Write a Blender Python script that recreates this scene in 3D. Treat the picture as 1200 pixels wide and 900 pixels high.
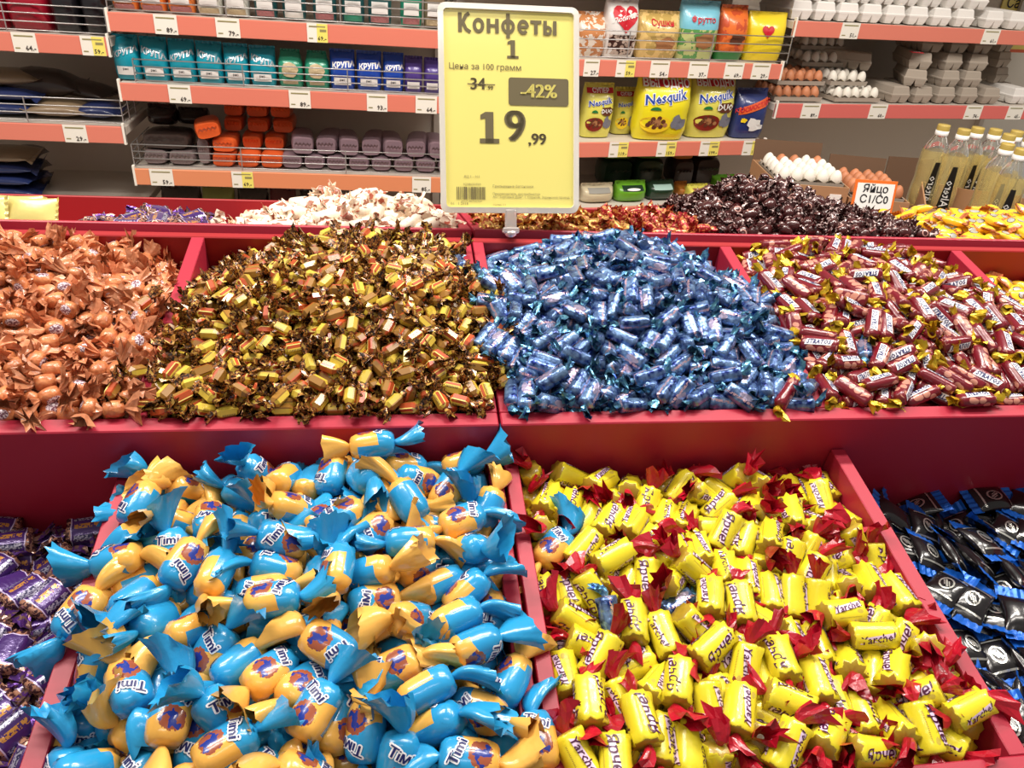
import bpy, math, random
import numpy as np
from mathutils import Vector, Matrix, kdtree

for o in list(bpy.data.objects): bpy.data.objects.remove(o)
scene = bpy.context.scene
COL = scene.collection

# ------------------------------------------------------------------ camera, world, lights, exposure
CAM_POS = Vector((0, 0, 1.55))
CAM_ROWS = ((0.98848, 0.00953, -0.15105), (-0.13437, 0.51459, -0.84684), (0.06966, 0.85738, 0.50994))
FOCAL = 930.0                                   # pixels on a 1200 wide frame
cd = bpy.data.cameras.new('camera')
cd.sensor_width = 36.0
cd.lens = 36.0 * FOCAL / 1200.0
cd.clip_start = 0.02
cam = bpy.data.objects.new('camera', cd)
COL.objects.link(cam)
M3 = Matrix(CAM_ROWS)
cam.matrix_world = Matrix.Translation(CAM_POS) @ M3.to_4x4()
scene.camera = cam

world = bpy.data.worlds.new('store_air')
scene.world = world
world.use_nodes = True
world.node_tree.nodes['Background'].inputs[0].default_value = (1.0, 0.93, 0.86, 1)
world.node_tree.nodes['Background'].inputs[1].default_value = 0.29


def area(name, loc, sx, sy, power, rot=(0, 0, 0), color=(1, 0.93, 0.85)):
    l = bpy.data.lights.new(name, 'AREA')
    l.shape = 'RECTANGLE'; l.size = sx; l.size_y = sy; l.energy = power; l.color = color
    o = bpy.data.objects.new(name, l); COL.objects.link(o)
    o.location = loc; o.rotation_euler = rot
    return o


for i, (lx, ly, p) in enumerate(((-1.3, 0.95, 27), (0.9, 0.95, 27), (-1.3, 1.55, 62), (0.9, 1.55, 62), (3.0, 1.5, 48), (-0.2, -0.7, 9))):
    area('ceiling_lamp_light', (lx, ly, 3.25), 1.5, 0.16, p)

vs = scene.view_settings
vs.view_transform = 'Standard'; vs.look = 'None'; vs.gamma = 1.0; vs.use_curve_mapping = False
vs.exposure = -0.02

# ------------------------------------------------------------------ helpers
rnd = random.Random(7)


def lin(c):
    return tuple(((x / 255) / 12.92 if x <= 10 else ((x / 255 + 0.055) / 1.055) ** 2.4) for x in c)


def at(px, py, Y0, yaw=0.0, X0=0.0):
    """The point of the real upright plane Y = Y0 + (X - X0) tan(yaw) seen at a pixel of the photograph."""
    r = M3 @ Vector(((px - 600) / FOCAL, -(py - 450) / FOCAL, -1))
    k = math.tan(math.radians(yaw))
    return CAM_POS + r * ((Y0 - X0 * k) / (r.y - r.x * k))


def atz(px, py, z):
    r = M3 @ Vector(((px - 600) / FOCAL, -(py - 450) / FOCAL, -1))
    return CAM_POS + r * ((z - CAM_POS.z) / r.z)


class G:
    """tiny node graph helper"""
    def __init__(s, nt): s.nt = nt; s.x = s.y = s.z = None
    def n(s, t, **k):
        d = s.nt.nodes.new(t)
        for a, b in k.items(): setattr(d, a, b)
        return d
    def put(s, sock, v):
        if isinstance(v, bpy.types.NodeSocket): s.nt.links.new(v, sock)
        elif v is not None:
            if sock.type == 'RGBA' and len(v) == 3: v = (*v, 1)
            sock.default_value = v
    def loc(s):
        if s.x is None:
            a = s.n('ShaderNodeAttribute', attribute_name='loc')
            s.vec = a.outputs['Vector']
            q = s.n('ShaderNodeSeparateXYZ'); s.put(q.inputs[0], s.vec)
            s.x, s.y, s.z = q.outputs
        return s
    def m(s, op, a, b=None, c=None):
        d = s.n('ShaderNodeMath', operation=op)
        s.put(d.inputs[0], a)
        if b is not None: s.put(d.inputs[1], b)
        if c is not None: s.put(d.inputs[2], c)
        return d.outputs[0]
    def mix(s, f, a, b):
        d = s.n('ShaderNodeMix', data_type='RGBA')
        s.put(d.inputs[0], f); s.put(d.inputs[6], a); s.put(d.inputs[7], b)
        return d.outputs[2]
    def noise(s, scale, detail=2.0, vec=None, rough=0.5):
        d = s.n('ShaderNodeTexNoise'); s.loc()
        s.put(d.inputs['Vector'], vec or s.vec)
        d.inputs['Scale'].default_value = scale; d.inputs['Detail'].default_value = detail; d.inputs['Roughness'].default_value = rough
        return d.outputs[0]
    def vor(s, scale):
        d = s.n('ShaderNodeTexVoronoi'); s.loc(); s.put(d.inputs['Vector'], s.vec); d.inputs['Scale'].default_value = scale
        return d.outputs['Distance']
    def less(s, a, b): return s.m('LESS_THAN', a, b)
    def more(s, a, b): return s.m('GREATER_THAN', a, b)
    def ell(s, x0, y0, rx, ry):
        a = s.m('DIVIDE', s.m('SUBTRACT', s.x, x0), rx); b = s.m('DIVIDE', s.m('SUBTRACT', s.y, y0), ry)
        return s.m('ADD', s.m('MULTIPLY', a, a), s.m('MULTIPLY', b, b))


MATS = {}


def mat(name, color=None, rough=0.5, metal=0.0, bump=0.0, bscale=60.0, coat=0.0, vary=0.0, fn=None, spec=0.5, trans=0.0, ior=1.45, alpha=1.0, bdist=0.001, detail=2.0, sheet=0.0):
    if name in MATS: return MATS[name]
    m = bpy.data.materials.new(name); m.use_nodes = True
    nt = m.node_tree; b = nt.nodes['Principled BSDF']; g = G(nt); g.loc()
    c = lin(color) if color else (0.5, 0.5, 0.5)
    src = fn(g) if fn else None
    if vary:
        oi = g.n('ShaderNodeObjectInfo').outputs['Random']
        hsv = g.n('ShaderNodeHueSaturation')
        g.put(hsv.inputs['Value'], g.m('MULTIPLY_ADD', oi, vary * 2, 1 - vary))
        g.put(hsv.inputs['Color'], src if src else c)
        src = hsv.outputs[0]
    g.put(b.inputs['Base Color'], src if src else c)
    b.inputs['Roughness'].default_value = rough
    b.inputs['Metallic'].default_value = metal
    b.inputs['Specular IOR Level'].default_value = spec
    b.inputs['Coat Weight'].default_value = coat
    b.inputs['Coat Roughness'].default_value = 0.12
    b.inputs['Transmission Weight'].default_value = trans
    b.inputs['IOR'].default_value = ior
    b.inputs['Alpha'].default_value = alpha
    if bump:
        bn = g.n('ShaderNodeBump'); bn.inputs['Strength'].default_value = bump; bn.inputs['Distance'].default_value = bdist
        g.put(bn.inputs['Height'], g.noise(bscale, detail))
        g.put(b.inputs['Normal'], bn.outputs[0])
        if coat: g.put(b.inputs['Coat Normal'], bn.outputs[0])
    MATS[name] = m
    return m


class MB:
    """collects polygons; mesh() turns them into one mesh datablock"""
    def __init__(s): s.v = []; s.f = []; s.m = []; s.s = []
    def add(s, vs_, fs, mi=0, smooth=False):
        b = len(s.v); s.v.extend(vs_)
        for f in fs: s.f.append(tuple(i + b for i in f)); s.m.append(mi); s.s.append(smooth)
        return s
    def box(s, x0, x1, y0, y1, z0, z1, mi=0, bev=0.0):
        if bev <= 0:
            v = [(x, y, z) for z in (z0, z1) for y in (y0, y1) for x in (x0, x1)]
            return s.add(v, [(0, 2, 3, 1), (4, 5, 7, 6), (0, 1, 5, 4), (2, 6, 7, 3), (0, 4, 6, 2), (1, 3, 7, 5)], mi)
        bm_pts = {}
        v = []; f = []
        for xi, X in ((0, x0), (1, x1)):
            for yi, Y in ((0, y0), (1, y1)):
                for zi, Z in ((0, z0), (1, z1)):
                    sx, sy, sz = (1 - 2 * xi) * bev, (1 - 2 * yi) * bev, (1 - 2 * zi) * bev
                    for k, p in enumerate(((X, Y + sy, Z + sz), (X + sx, Y, Z + sz), (X + sx, Y + sy, Z))):
                        bm_pts[(xi, yi, zi, k)] = len(v); v.append(p)
        g = bm_pts
        for xi in (0, 1):
            q = [g[(xi, 0, 0, 0)], g[(xi, 1, 0, 0)], g[(xi, 1, 1, 0)], g[(xi, 0, 1, 0)]]
            f.append(q if xi else q[::-1])
        for yi in (0, 1):
            q = [g[(0, yi, 0, 1)], g[(1, yi, 0, 1)], g[(1, yi, 1, 1)], g[(0, yi, 1, 1)]]
            f.append(q[::-1] if yi else q)
        for zi in (0, 1):
            q = [g[(0, 0, zi, 2)], g[(1, 0, zi, 2)], g[(1, 1, zi, 2)], g[(0, 1, zi, 2)]]
            f.append(q if zi else q[::-1])
        for a in (0, 1):
            for b in (0, 1):
                f.append([g[(0, a, b, 1)], g[(1, a, b, 1)], g[(1, a, b, 2)], g[(0, a, b, 2)]])
                f.append([g[(a, 0, b, 0)], g[(a, 1, b, 0)], g[(a, 1, b, 2)], g[(a, 0, b, 2)]])
                f.append([g[(a, b, 0, 0)], g[(a, b, 1, 0)], g[(a, b, 1, 1)], g[(a, b, 0, 1)]])
                for c in (0, 1): f.append([g[(a, b, c, 0)], g[(a, b, c, 1)], g[(a, b, c, 2)]])
        return s.add(v, f, mi)
    def grid(s, fn, nu, nv, mi=0, smooth=True, wrap=False, mf=None):
        """fn(i, j) -> point, i in 0..nu, j in 0..nv (j wraps if wrap)"""
        w = nv if wrap else nv + 1
        v = [fn(i, j) for i in range(nu + 1) for j in range(w)]
        b = len(s.v); s.v.extend(v)
        for i in range(nu):
            for j in range(nv):
                j2 = (j + 1) % w if wrap else j + 1
                s.f.append((b + i * w + j, b + (i + 1) * w + j, b + (i + 1) * w + j2, b + i * w + j2))
                s.m.append(mf(i, j) if mf else mi); s.s.append(smooth)
        return s
    def tube(s, pts, r, seg=5, mi=0, caps=True):
        pts = [Vector(p) for p in pts]
        rings = []
        for i, p in enumerate(pts):
            d = (pts[min(i + 1, len(pts) - 1)] - pts[max(i - 1, 0)]).normalized()
            a = d.cross(Vector((0, 0, 1)) if abs(d.z) < 0.9 else Vector((1, 0, 0))).normalized(); c = d.cross(a)
            rings.append([tuple(p + a * (r * math.cos(2 * math.pi * k / seg)) + c * (r * math.sin(2 * math.pi * k / seg))) for k in range(seg)])
        s.grid(lambda i, j: rings[i][j], len(pts) - 1, seg, mi, True, True)
        if caps:
            s.add(rings[0], [tuple(range(seg))], mi); s.add(rings[-1], [tuple(range(seg))[::-1]], mi)
        return s
    def lathe(s, prof, seg=16, mi=0, c=(0, 0, 0), sq=2.0, mf=None):
        """profile of (radius, z); sq > 2 squares the section"""
        def p(i, j):
            r, z = prof[i]; a = 2 * math.pi * j / seg; ca, sa = math.cos(a), math.sin(a)
            return (c[0] + r * math.copysign(abs(ca) ** (2 / sq), ca), c[1] + r * math.copysign(abs(sa) ** (2 / sq), sa), c[2] + z)
        return s.grid(p, len(prof) - 1, seg, mi, True, True, mf)
    def txt(s, body, size, fn, mi=0, bold=0.0, align='CENTER', res=1, shear=0.0, xs=1.0, fat=0.0):
        if fat:
            for k in (-1, 1): s.txt(body, size, (lambda q: (lambda x, y: fn(x + q, y)))(k * fat * size), mi, bold, align, res, shear, xs)
        vs_, fs = text2d(body, size, bold, align, res)
        return s.add([fn(x * xs + shear * y, y) for x, y in vs_], fs, mi)
    def xf(s, M):
        s.v = [tuple(M @ Vector(p)) for p in s.v]; return s
    def mesh(s, name, mats):
        me = bpy.data.meshes.new(name)
        me.from_pydata(s.v, [], s.f)
        me.polygons.foreach_set('material_index', s.m)
        me.polygons.foreach_set('use_smooth', s.s)
        for m_ in (mats if isinstance(mats, (list, tuple)) else [mats]): me.materials.append(m_)
        a = me.attributes.new('loc', 'FLOAT_VECTOR', 'POINT')
        a.data.foreach_set('vector', np.array(s.v, dtype=np.float32).ravel())
        me.update()
        return me
    def obj(s, name, mats, parent=None):
        return link(name, s.mesh(name, mats), parent)


_T = {}


def text2d(body, size, bold, align, res):
    k = (body, bold, align, res)
    if k not in _T:
        c = bpy.data.curves.new('t', 'FONT'); c.body = body; c.size = 1; c.offset = bold; c.align_x = align; c.align_y = 'CENTER'
        c.resolution_u = res; c.fill_mode = 'FRONT'
        o = bpy.data.objects.new('t', c); COL.objects.link(o)
        bpy.context.view_layer.update()
        me = bpy.data.meshes.new_from_object(o.evaluated_get(bpy.context.evaluated_depsgraph_get()))
        _T[k] = ([(v.co.x, v.co.y) for v in me.vertices], [tuple(p.vertices) for p in me.polygons])
        bpy.data.objects.remove(o); bpy.data.curves.remove(c); bpy.data.meshes.remove(me)
    v, f = _T[k]
    return [(x * size, y * size) for x, y in v], f


def link(name, data, parent=None):
    o = bpy.data.objects.new(name, data); COL.objects.link(o)
    if parent is not None: o.parent = parent
    return o


def tag(o, label=None, cat=None, group=None, kind=None):
    if label: o['label'] = label
    if cat: o['category'] = cat
    if group: o['group'] = group
    if kind: o['kind'] = kind
    return o


def empty(name, loc=(0, 0, 0), rz=0.0, M=None):
    o = link(name, None); o.empty_display_size = 0.05
    if M is not None: o.matrix_world = M
    else: o.location = loc; o.rotation_euler = (0, 0, rz)
    return o


ORD = 'first second third fourth fifth sixth seventh eighth ninth tenth eleventh twelfth thirteenth fourteenth fifteenth sixteenth seventeenth eighteenth nineteenth twentieth'.split()


def ordn(i):
    if i < 20: return ORD[i]
    t = ('twenty', 'thirty', 'forty', 'fifty', 'sixty', 'seventy')[(i + 1) // 10 - 2]
    return {'twenty': 'twentieth', 'thirty': 'thirtieth', 'forty': 'fortieth', 'fifty': 'fiftieth', 'sixty': 'sixtieth', 'seventy': 'seventieth'}[t] if (i + 1) % 10 == 0 else t + '-' + ORD[(i + 1) % 10 - 1]


# ------------------------------------------------------------------ frames of the sloping display
S10 = math.radians(10)
FR_A = Matrix.Translation(CAM_POS) @ Matrix.Rotation(S10, 4, 'X')           # (u, v, n) of the front slope
N1, N2 = -0.69, -0.638
RIDGE_V = 1.11
FR_C = Matrix.Translation((FR_A @ Vector((0, RIDGE_V, N2)))) @ Matrix.Rotation(math.radians(-13.2), 4, 'X')   # far slope beyond the ridge

# ------------------------------------------------------------------ large structure
red = mat('red_laminate', (166, 34, 56), rough=0.46, bump=0.04, bscale=300)
redb = mat('red_laminate_shaded', (150, 22, 28), rough=0.5, bump=0.04, bscale=300)  # same laminate as red, with the shade inside the bins put into its colour
m_floor = mat('floor_tile', (176, 168, 156), rough=0.35, bump=0.05, bscale=20)
m_wall = mat('plaster', (206, 198, 186), rough=0.9)
MB().box(-4, 6, -2.5, 4.6, -0.1, 0.0).obj('floor', m_floor)['kind'] = 'structure'
MB().box(-4, 6, 4.45, 4.6, 0.0, 3.6).obj('wall_back', m_wall)['kind'] = 'structure'


def unit_a(name, label, u0, u1, v0, v1, n, divs, depth=0.20, wt=0.0165, front_t=0.02, lip=0.0, fr=FR_A, left=True, right=True, back=True, back_top=0.0, fd=None, dd=0.0):
    """one open-topped display unit with slanted bins; (u, v, n) in its own slanted frame"""
    r = empty(name, M=fr.copy())
    tag(r, label, 'display bin', None)
    b = n - depth
    MB().box(u0, u1, v0 - front_t, v0, (n - fd) if fd else b - 0.02, n + lip, 0, 0.0015).obj('front_panel', red if fr is FR_C else red, r)
    if back: MB().box(u0, u1, v1, v1 + 0.0135, b - 0.02, n + back_top, 0, 0.0015).obj('back_panel', redb, r)
    if left: MB().box(u0, u0 + wt, v0, v1, b, n, 0, 0.001).obj('side_panel', red, r)
    if right: MB().box(u1 - wt, u1, v0, v1, b, n, 0, 0.001).obj('side_panel', red, r)
    for d in divs: MB().box(d - wt / 2 - 0.001, d + wt / 2 + 0.001, v0, v1, b, n - dd, 0, 0.001).obj('divider', red, r)
    MB().box(u0, u1, v0, v1, b - 0.02, b).obj('bottom_panel', redb, r)
    return r


unit_a('display_bin', 'red candy display bin in the front row, behind purple and bear candies', -0.705, 0.1292, 0.265, 0.6585, N1, [-0.292], back=False)
unit_a('display_bin', 'red candy display bin in the front row, holding yellow and black candies', 0.1335, 0.985, 0.265, 0.6585, N1, [0.570], back=False)
unit_a('display_bin', 'red middle-row display bin holding orange and golden-brown candies', -1.12, 0.1245, 0.682, 1.069, N2, [-0.69, -0.279], depth=0.18, front_t=0.022)
unit_a('display_bin', 'red middle-row display bin holding blue and maroon candies', 0.1275, 1.40, 0.682, 1.069, N2, [0.541, 0.957], depth=0.18, front_t=0.022)
# middle-row front boards reach down behind the front bins
fb = empty('display_backboard', M=FR_A.copy())
tag(fb, 'shade-darkened red boards rising behind the front candy bins', 'board')
MB().box(-1.12, 0.1240, 0.6605, 0.6805, N1 - 0.22, N2 - 0.2005, 0).obj('board', redb, fb)
MB().box(0.1280, 1.40, 0.6605, 0.6805, N1 - 0.22, N2 - 0.2005, 0).obj('board', redb, fb)
unit_a('display_bin', 'red back-row display bin holding purple and cream candies', -1.12, 0.128, 0.0, 0.395, 0.0, [-0.69, -0.281], depth=0.055, fr=FR_C, front_t=0.014, fd=0.03, dd=0.03)
unit_a('display_bin', 'red back-row display bin holding gold, dark brown and yellow candies', 0.132, 1.40, 0.0, 0.395, 0.0, [0.541, 0.957], depth=0.055, fr=FR_C, front_t=0.014, fd=0.03, dd=0.03)
# plinth under the whole display
pl = empty('display_plinth', (0, 0, 0))
tag(pl, 'red laminate cabinet base carrying all the candy bins', 'cabinet')
MB().box(-1.1, 1.38, 0.42, 1.58, 0.0, 0.62).obj('base', redb, pl)
MB().box(-1.1, 1.38, 0.84, 1.54, 0.62, 0.75).obj('riser', redb, pl)
# ------------------------------------------------------------------ candy wrappers: materials
def fn_bear(g):
    up = g.more(g.z, 0.0)
    diag = g.less(g.m('ADD', g.x, g.m('MULTIPLY', g.y, 0.45)), g.m('MULTIPLY_ADD', g.noise(60), 0.006, -0.004))
    under = g.less(g.x, 0.015)
    f = g.m('ADD', g.m('MULTIPLY', up, diag), g.m('MULTIPLY', g.m('SUBTRACT', 1, up), under))
    c = g.mix(f, lin((232, 174, 78)), lin((38, 146, 200)))
    w = g.m('MULTIPLY_ADD', g.noise(220), 1.6, -0.8)
    e = g.m('ADD', g.ell(0.0075, 0.0, 0.0105, 0.0115), w)
    patch = g.m('MULTIPLY', up, g.less(e, 1.0))
    inner = g.m('ADD', g.less(g.noise(170, 1), 0.53), 0.0)
    pc = g.mix(inner, lin((34, 52, 140)), lin((150, 78, 52)))
    return g.mix(patch, c, pc)


def fn_yell(g):
    up = g.more(g.z, 0.002)
    band = g.m('MULTIPLY', g.less(g.m('ABSOLUTE', g.m('ADD', g.y, 0.0085)), 0.0006), g.less(g.m('ABSOLUTE', g.x), 0.014))
    dash = g.m('MULTIPLY', band, g.more(g.m('SINE', g.m('MULTIPLY', g.x, 5200)), 0.1))
    c = g.mix(g.m('MULTIPLY', dash, up), lin((222, 206, 44)), lin((140, 106, 40)))
    nut = g.less(g.m('ADD', g.ell(0.013, -0.0035, 0.0045, 0.003), g.m('MULTIPLY', g.noise(300), 0.6)), 0.9)
    c = g.mix(g.m('MULTIPLY', nut, up), c, lin((192, 172, 66)))
    end = g.more(g.m('ABSOLUTE', g.x), g.m('MULTIPLY_ADD', g.noise(400), 0.003, 0.0208))
    return g.mix(end, c, lin((164, 136, 40)))


def fn_purple(g):
    c = lin((66, 38, 104))
    up = g.more(g.z, 0.0)
    b1 = g.m('MULTIPLY', g.m('MULTIPLY', g.less(g.m('ABSOLUTE', g.m('SUBTRACT', g.y, 0.002)), 0.003), g.less(g.m('ABSOLUTE', g.x), 0.013)), g.more(g.noise(420, 1), 0.46))
    c = g.mix(g.m('MULTIPLY', b1, up), c, lin((188, 132, 60)))
    b2 = g.m('MULTIPLY', g.m('MULTIPLY', g.less(g.m('ABSOLUTE', g.m('SUBTRACT', g.m('ABSOLUTE', g.y), 0.012)), 0.0028), g.less(g.m('ABSOLUTE', g.x), 0.014)), up)
    sp = g.more(g.noise(500, 1), 0.5)
    c = g.mix(b2, c, g.mix(sp, lin((40, 36, 78)), lin((150, 146, 166))))
    line = g.less(g.m('ABSOLUTE', g.m('SUBTRACT', g.m('ABSOLUTE', g.x), 0.0165)), 0.0006)
    c = g.mix(line, c, lin((200, 186, 220)))
    end = g.more(g.m('ABSOLUTE', g.x), 0.0172)
    return g.mix(end, c, g.mix(g.more(g.noise(260), 0.5), lin((66, 38, 44)), lin((176, 128, 104))))


def fn_orange(g):
    c = g.mix(g.m('MULTIPLY_ADD', g.noise(140), 1.6, -0.3), lin((166, 82, 48)), lin((220, 146, 94)))
    e = g.m('MULTIPLY', g.less(g.ell(0, 0, 0.0078, 0.006), 1.0), g.more(g.z, 0))
    return g.mix(e, c, g.mix(g.more(g.noise(620, 1), 0.5), lin((214, 200, 206)), lin((112, 68, 84))))


def fn_brown(g):
    # hexagonal faces: gold with a dark line, one face orange
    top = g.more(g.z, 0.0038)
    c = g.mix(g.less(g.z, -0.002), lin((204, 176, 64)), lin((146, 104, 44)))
    ln = g.m('MULTIPLY', g.less(g.m('ABSOLUTE', g.m('SUBTRACT', g.m('ABSOLUTE', g.y), 0.0008)), 0.0007), g.less(g.m('ABSOLUTE', g.x), 0.0075))
    ln = g.m('MULTIPLY', ln, g.more(g.m('SINE', g.m('MULTIPLY', g.x, 4200)), -0.5))
    c = g.mix(g.m('MULTIPLY', top, ln), c, lin((88, 60, 34)))
    oi = g.n('ShaderNodeObjectInfo').outputs['Random']
    side = g.m('MULTIPLY', g.more(g.y, 0.0028), g.more(g.z, -0.0045))
    c = g.mix(side, c, lin((172, 74, 36)))
    edge = g.m('MULTIPLY', side, g.less(g.m('ABSOLUTE', g.m('SUBTRACT', g.z, 0.0032)), 0.0007))
    c = g.mix(edge, c, lin((236, 214, 120)))
    end = g.more(g.m('ABSOLUTE', g.x), 0.0118)
    return g.mix(end, c, lin((120, 70, 34)))


def fn_tailbrown(g):
    a = g.mix(g.more(g.noise(330), 0.5), lin((48, 28, 18)), lin((146, 90, 42)))
    return g.mix(g.more(g.noise(210, 1), 0.6), a, lin((196, 156, 76)))


def fn_blue(g):
    c = g.mix(g.m('MULTIPLY_ADD', g.noise(95), 3.0, -1.0), lin((8, 34, 104)), lin((128, 162, 206)))
    c = g.mix(g.m('MULTIPLY', g.less(g.m('ABSOLUTE', g.m('SUBTRACT', g.y, 0.0035)), 0.0016), g.more(g.noise(420, 1), 0.47)), c, lin((206, 168, 178)))
    return g.mix(g.m('MULTIPLY', g.more(g.z, 0.003), g.less(g.ell(-0.006, -0.002, 0.0095, 0.0042), g.m('MULTIPLY_ADD', g.noise(200), 1.0, 0.5))), c, lin((166, 156, 184)))


def fn_bluetail(g):
    return g.mix(g.m('MULTIPLY_ADD', g.noise(150), 3.0, -1.0), lin((16, 52, 124)), lin((110, 172, 190)))


def fn_maroon(g):
    v = g.less(g.vor(85), 0.42)
    c = g.mix(g.m('MULTIPLY', v, g.more(g.noise(33, 0), 0.43)), lin((110, 18, 32)), lin((190, 130, 112)))
    return g.mix(g.more(g.m('ABSOLUTE', g.x), 0.0235), c, lin((110, 30, 30)))


def fn_cream(g):
    c = g.mix(g.more(g.noise(70, 1), 0.6), lin((240, 226, 204)), lin((150, 96, 76)))
    r = g.ell(0.004, 0, 0.0065, 0.0065)
    ring = g.m('MULTIPLY', g.less(r, 1.0), g.more(r, 0.42))
    return g.mix(g.m('MULTIPLY', ring, g.more(g.z, 0)), c, lin((206, 128, 96)))


def fn_creamtail(g): return g.mix(g.more(g.noise(110, 1), 0.6), lin((240, 222, 200)), lin((196, 104, 84)))


def fn_dark(g):
    r = g.ell(0.0, 0, 0.0062, 0.0062)
    ring = g.m('MULTIPLY', g.less(r, 1.0), g.more(r, 0.5))
    return g.mix(g.m('MULTIPLY', ring, g.more(g.z, 0)), lin((64, 26, 26)), lin((196, 150, 140)))


def fn_darktail(g): return g.mix(g.more(g.noise(210, 1), 0.585), lin((62, 30, 30)), lin((214, 190, 186)))
def fn_gold(g): return g.mix(g.more(g.noise(160, 2), 0.52), lin((214, 170, 92)), lin((168, 78, 54)))
def fn_red(g): return g.mix(g.more(g.noise(160, 2), 0.53), lin((150, 34, 40)), lin((214, 150, 92)))


def fn_joker(g):
    r = g.ell(0.0, -0.001, 0.0095, 0.0062)
    c = g.mix(g.less(r, 1.25), lin((240, 190, 44)), lin((40, 34, 30)))
    c = g.mix(g.less(r, 0.85), c, g.mix(g.noise(200), lin((120, 124, 124)), lin((196, 196, 186))))
    return g.mix(g.more(g.m('ABSOLUTE', g.x), 0.0192), c, lin((172, 96, 54)))


K_ = dict(bump=0.35, bscale=190, rough=0.28, coat=0.35)
mat('bear_wrap', fn=fn_bear, bump=0.25, bscale=120, rough=0.25, coat=0.6, vary=0.06)
mat('bear_tail_blue', (40, 150, 204), rough=0.25, coat=0.5, bump=0.3, bscale=150, vary=0.08)
mat('bear_tail_yellow', (234, 178, 84), rough=0.28, coat=0.5, bump=0.3, bscale=150, vary=0.08)
mat('white_print', (240, 240, 244), rough=0.35)
mat('navy_print', (26, 34, 96), rough=0.35)
mat('yellow_wrap', fn=fn_yell, bump=0.2, bscale=160, rough=0.3, coat=0.4, vary=0.05)
mat('lilac_print', (224, 200, 226), rough=0.3)
mat('plum_print', (74, 22, 60), rough=0.35)
mat('red_tail', (168, 16, 38), rough=0.3, coat=0.4, bump=0.4, bscale=240, vary=0.15)
mat('purple_wrap', fn=fn_purple, rough=0.25, metal=0.25, coat=0.4, bump=0.4, bscale=200)
mat('purple_tail', fn=lambda g: g.mix(g.more(g.noise(120), 0.52), lin((84, 48, 120)), lin((120, 92, 84))), rough=0.2, metal=0.6, bump=0.4, bscale=220)
mat('black_wrap', (20, 18, 20), rough=0.22, coat=0.5, bump=0.3, bscale=90)
mat('blue_crimp', (22, 92, 190), rough=0.3, metal=0.3, bump=0.3, bscale=300)
mat('silver_foil', (206, 206, 200), rough=0.22, metal=0.8, bump=0.4, bscale=200)
mat('orange_wrap', fn=fn_orange, bump=0.9, bscale=230, rough=0.3, coat=0.3, vary=0.15)
mat('orange_tail', fn=lambda g: g.mix(g.noise(120), lin((172, 92, 60)), lin((222, 158, 116))), rough=0.32, coat=0.3, vary=0.25, bump=0.7, bscale=180)
mat('brown_wrap', fn=fn_brown, rough=0.3, coat=0.3, vary=0.12)
mat('brown_tail', fn=fn_tailbrown, rough=0.25, coat=0.3, vary=0.2, metal=0.3)
mat('blue_wrap', fn=fn_blue, rough=0.27, metal=0.6, bump=1.0, bscale=110, coat=0.15, vary=0.28, bdist=0.002)
mat('blue_tail', fn=fn_bluetail, rough=0.22, metal=0.65, bump=0.5, bscale=240, vary=0.2)
mat('maroon_wrap', fn=fn_maroon, rough=0.26, bump=0.3, bscale=150, coat=0.4)
mat('gold_tail', (206, 172, 44), rough=0.26, metal=0.55, bump=0.4, bscale=260, vary=0.12)
mat('cream_wrap', fn=fn_cream, rough=0.35, coat=0.2, vary=0.06)
mat('cream_tail', fn=fn_creamtail, rough=0.35)
mat('dark_wrap', fn=fn_dark, rough=0.25, coat=0.4, bump=0.2, bscale=150, vary=0.1)
mat('dark_tail', fn=fn_darktail, rough=0.25, metal=0.2)
mat('gold_wrap', fn=fn_gold, rough=0.25, metal=0.5, bump=0.5, bscale=220, vary=0.15)
mat('redgold_wrap', fn=fn_red, rough=0.25, metal=0.3, bump=0.5, bscale=220, vary=0.15)
mat('joker_wrap', fn=fn_joker, rough=0.26, coat=0.4, bump=0.25, bscale=120)
mat('joker_tail', (176, 100, 56), rough=0.3, coat=0.3, vary=0.15)
mat('lemon_foil', (226, 212, 130), rough=0.28, metal=0.35, bump=0.4, bscale=60)


# ------------------------------------------------------------------ candy wrappers: shapes
def prof(t, k, q): return (max(0.0, 1 - abs(t) ** k)) ** (1 / k) * (1 - q) + q


def cbody(mb, L, W, H, e=2.4, k=4.5, q=0.2, nr=10, ns=14, pleat=0.1, mi=0, seed=0, smooth=True, tap=0.0):
    r = random.Random(seed); ph = r.random() * 6; ts = []
    for i in range(nr + 1):
        a = -1 + 2 * i / nr; ts.append(math.copysign(abs(math.sin(a * math.pi / 2)) ** 0.9, a))
    off = [[r.uniform(-1, 1) for _ in range(ns)] for _ in range(nr + 1)]
    def p(i, j):
        t = ts[i]; s = prof(t, k, q); th = 2 * math.pi * j / ns; c, sn = math.cos(th), math.sin(th)
        pl = 1 + pleat * max(0, abs(t) - 0.55) * 2 * math.sin(ns / 2 * th + ph) + off[i][j] * 0.018
        return (t * L / 2, W / 2 * s * pl * math.copysign(abs(c) ** (2 / e), c), H / 2 * s * pl * math.copysign(abs(sn) ** (2 / e), sn))
    mb.grid(p, nr, ns, mi, smooth, True)
    for i in (0, nr):
        ring = [p(i, j) for j in range(ns)]
        mb.add(ring, [tuple(range(ns)) if i else tuple(range(ns))[::-1]], mi)
    return mb


def csurf(L, W, H, e, k, q):
    def z(x, y, off=0.0004):
        s = prof(min(0.999, abs(2 * x / L)), k, q)
        w = min(0.97, abs(y) / (W / 2 * s))
        return H / 2 * s * (1 - w ** e) ** (1 / e) * 1.012 + off
    return z


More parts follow.
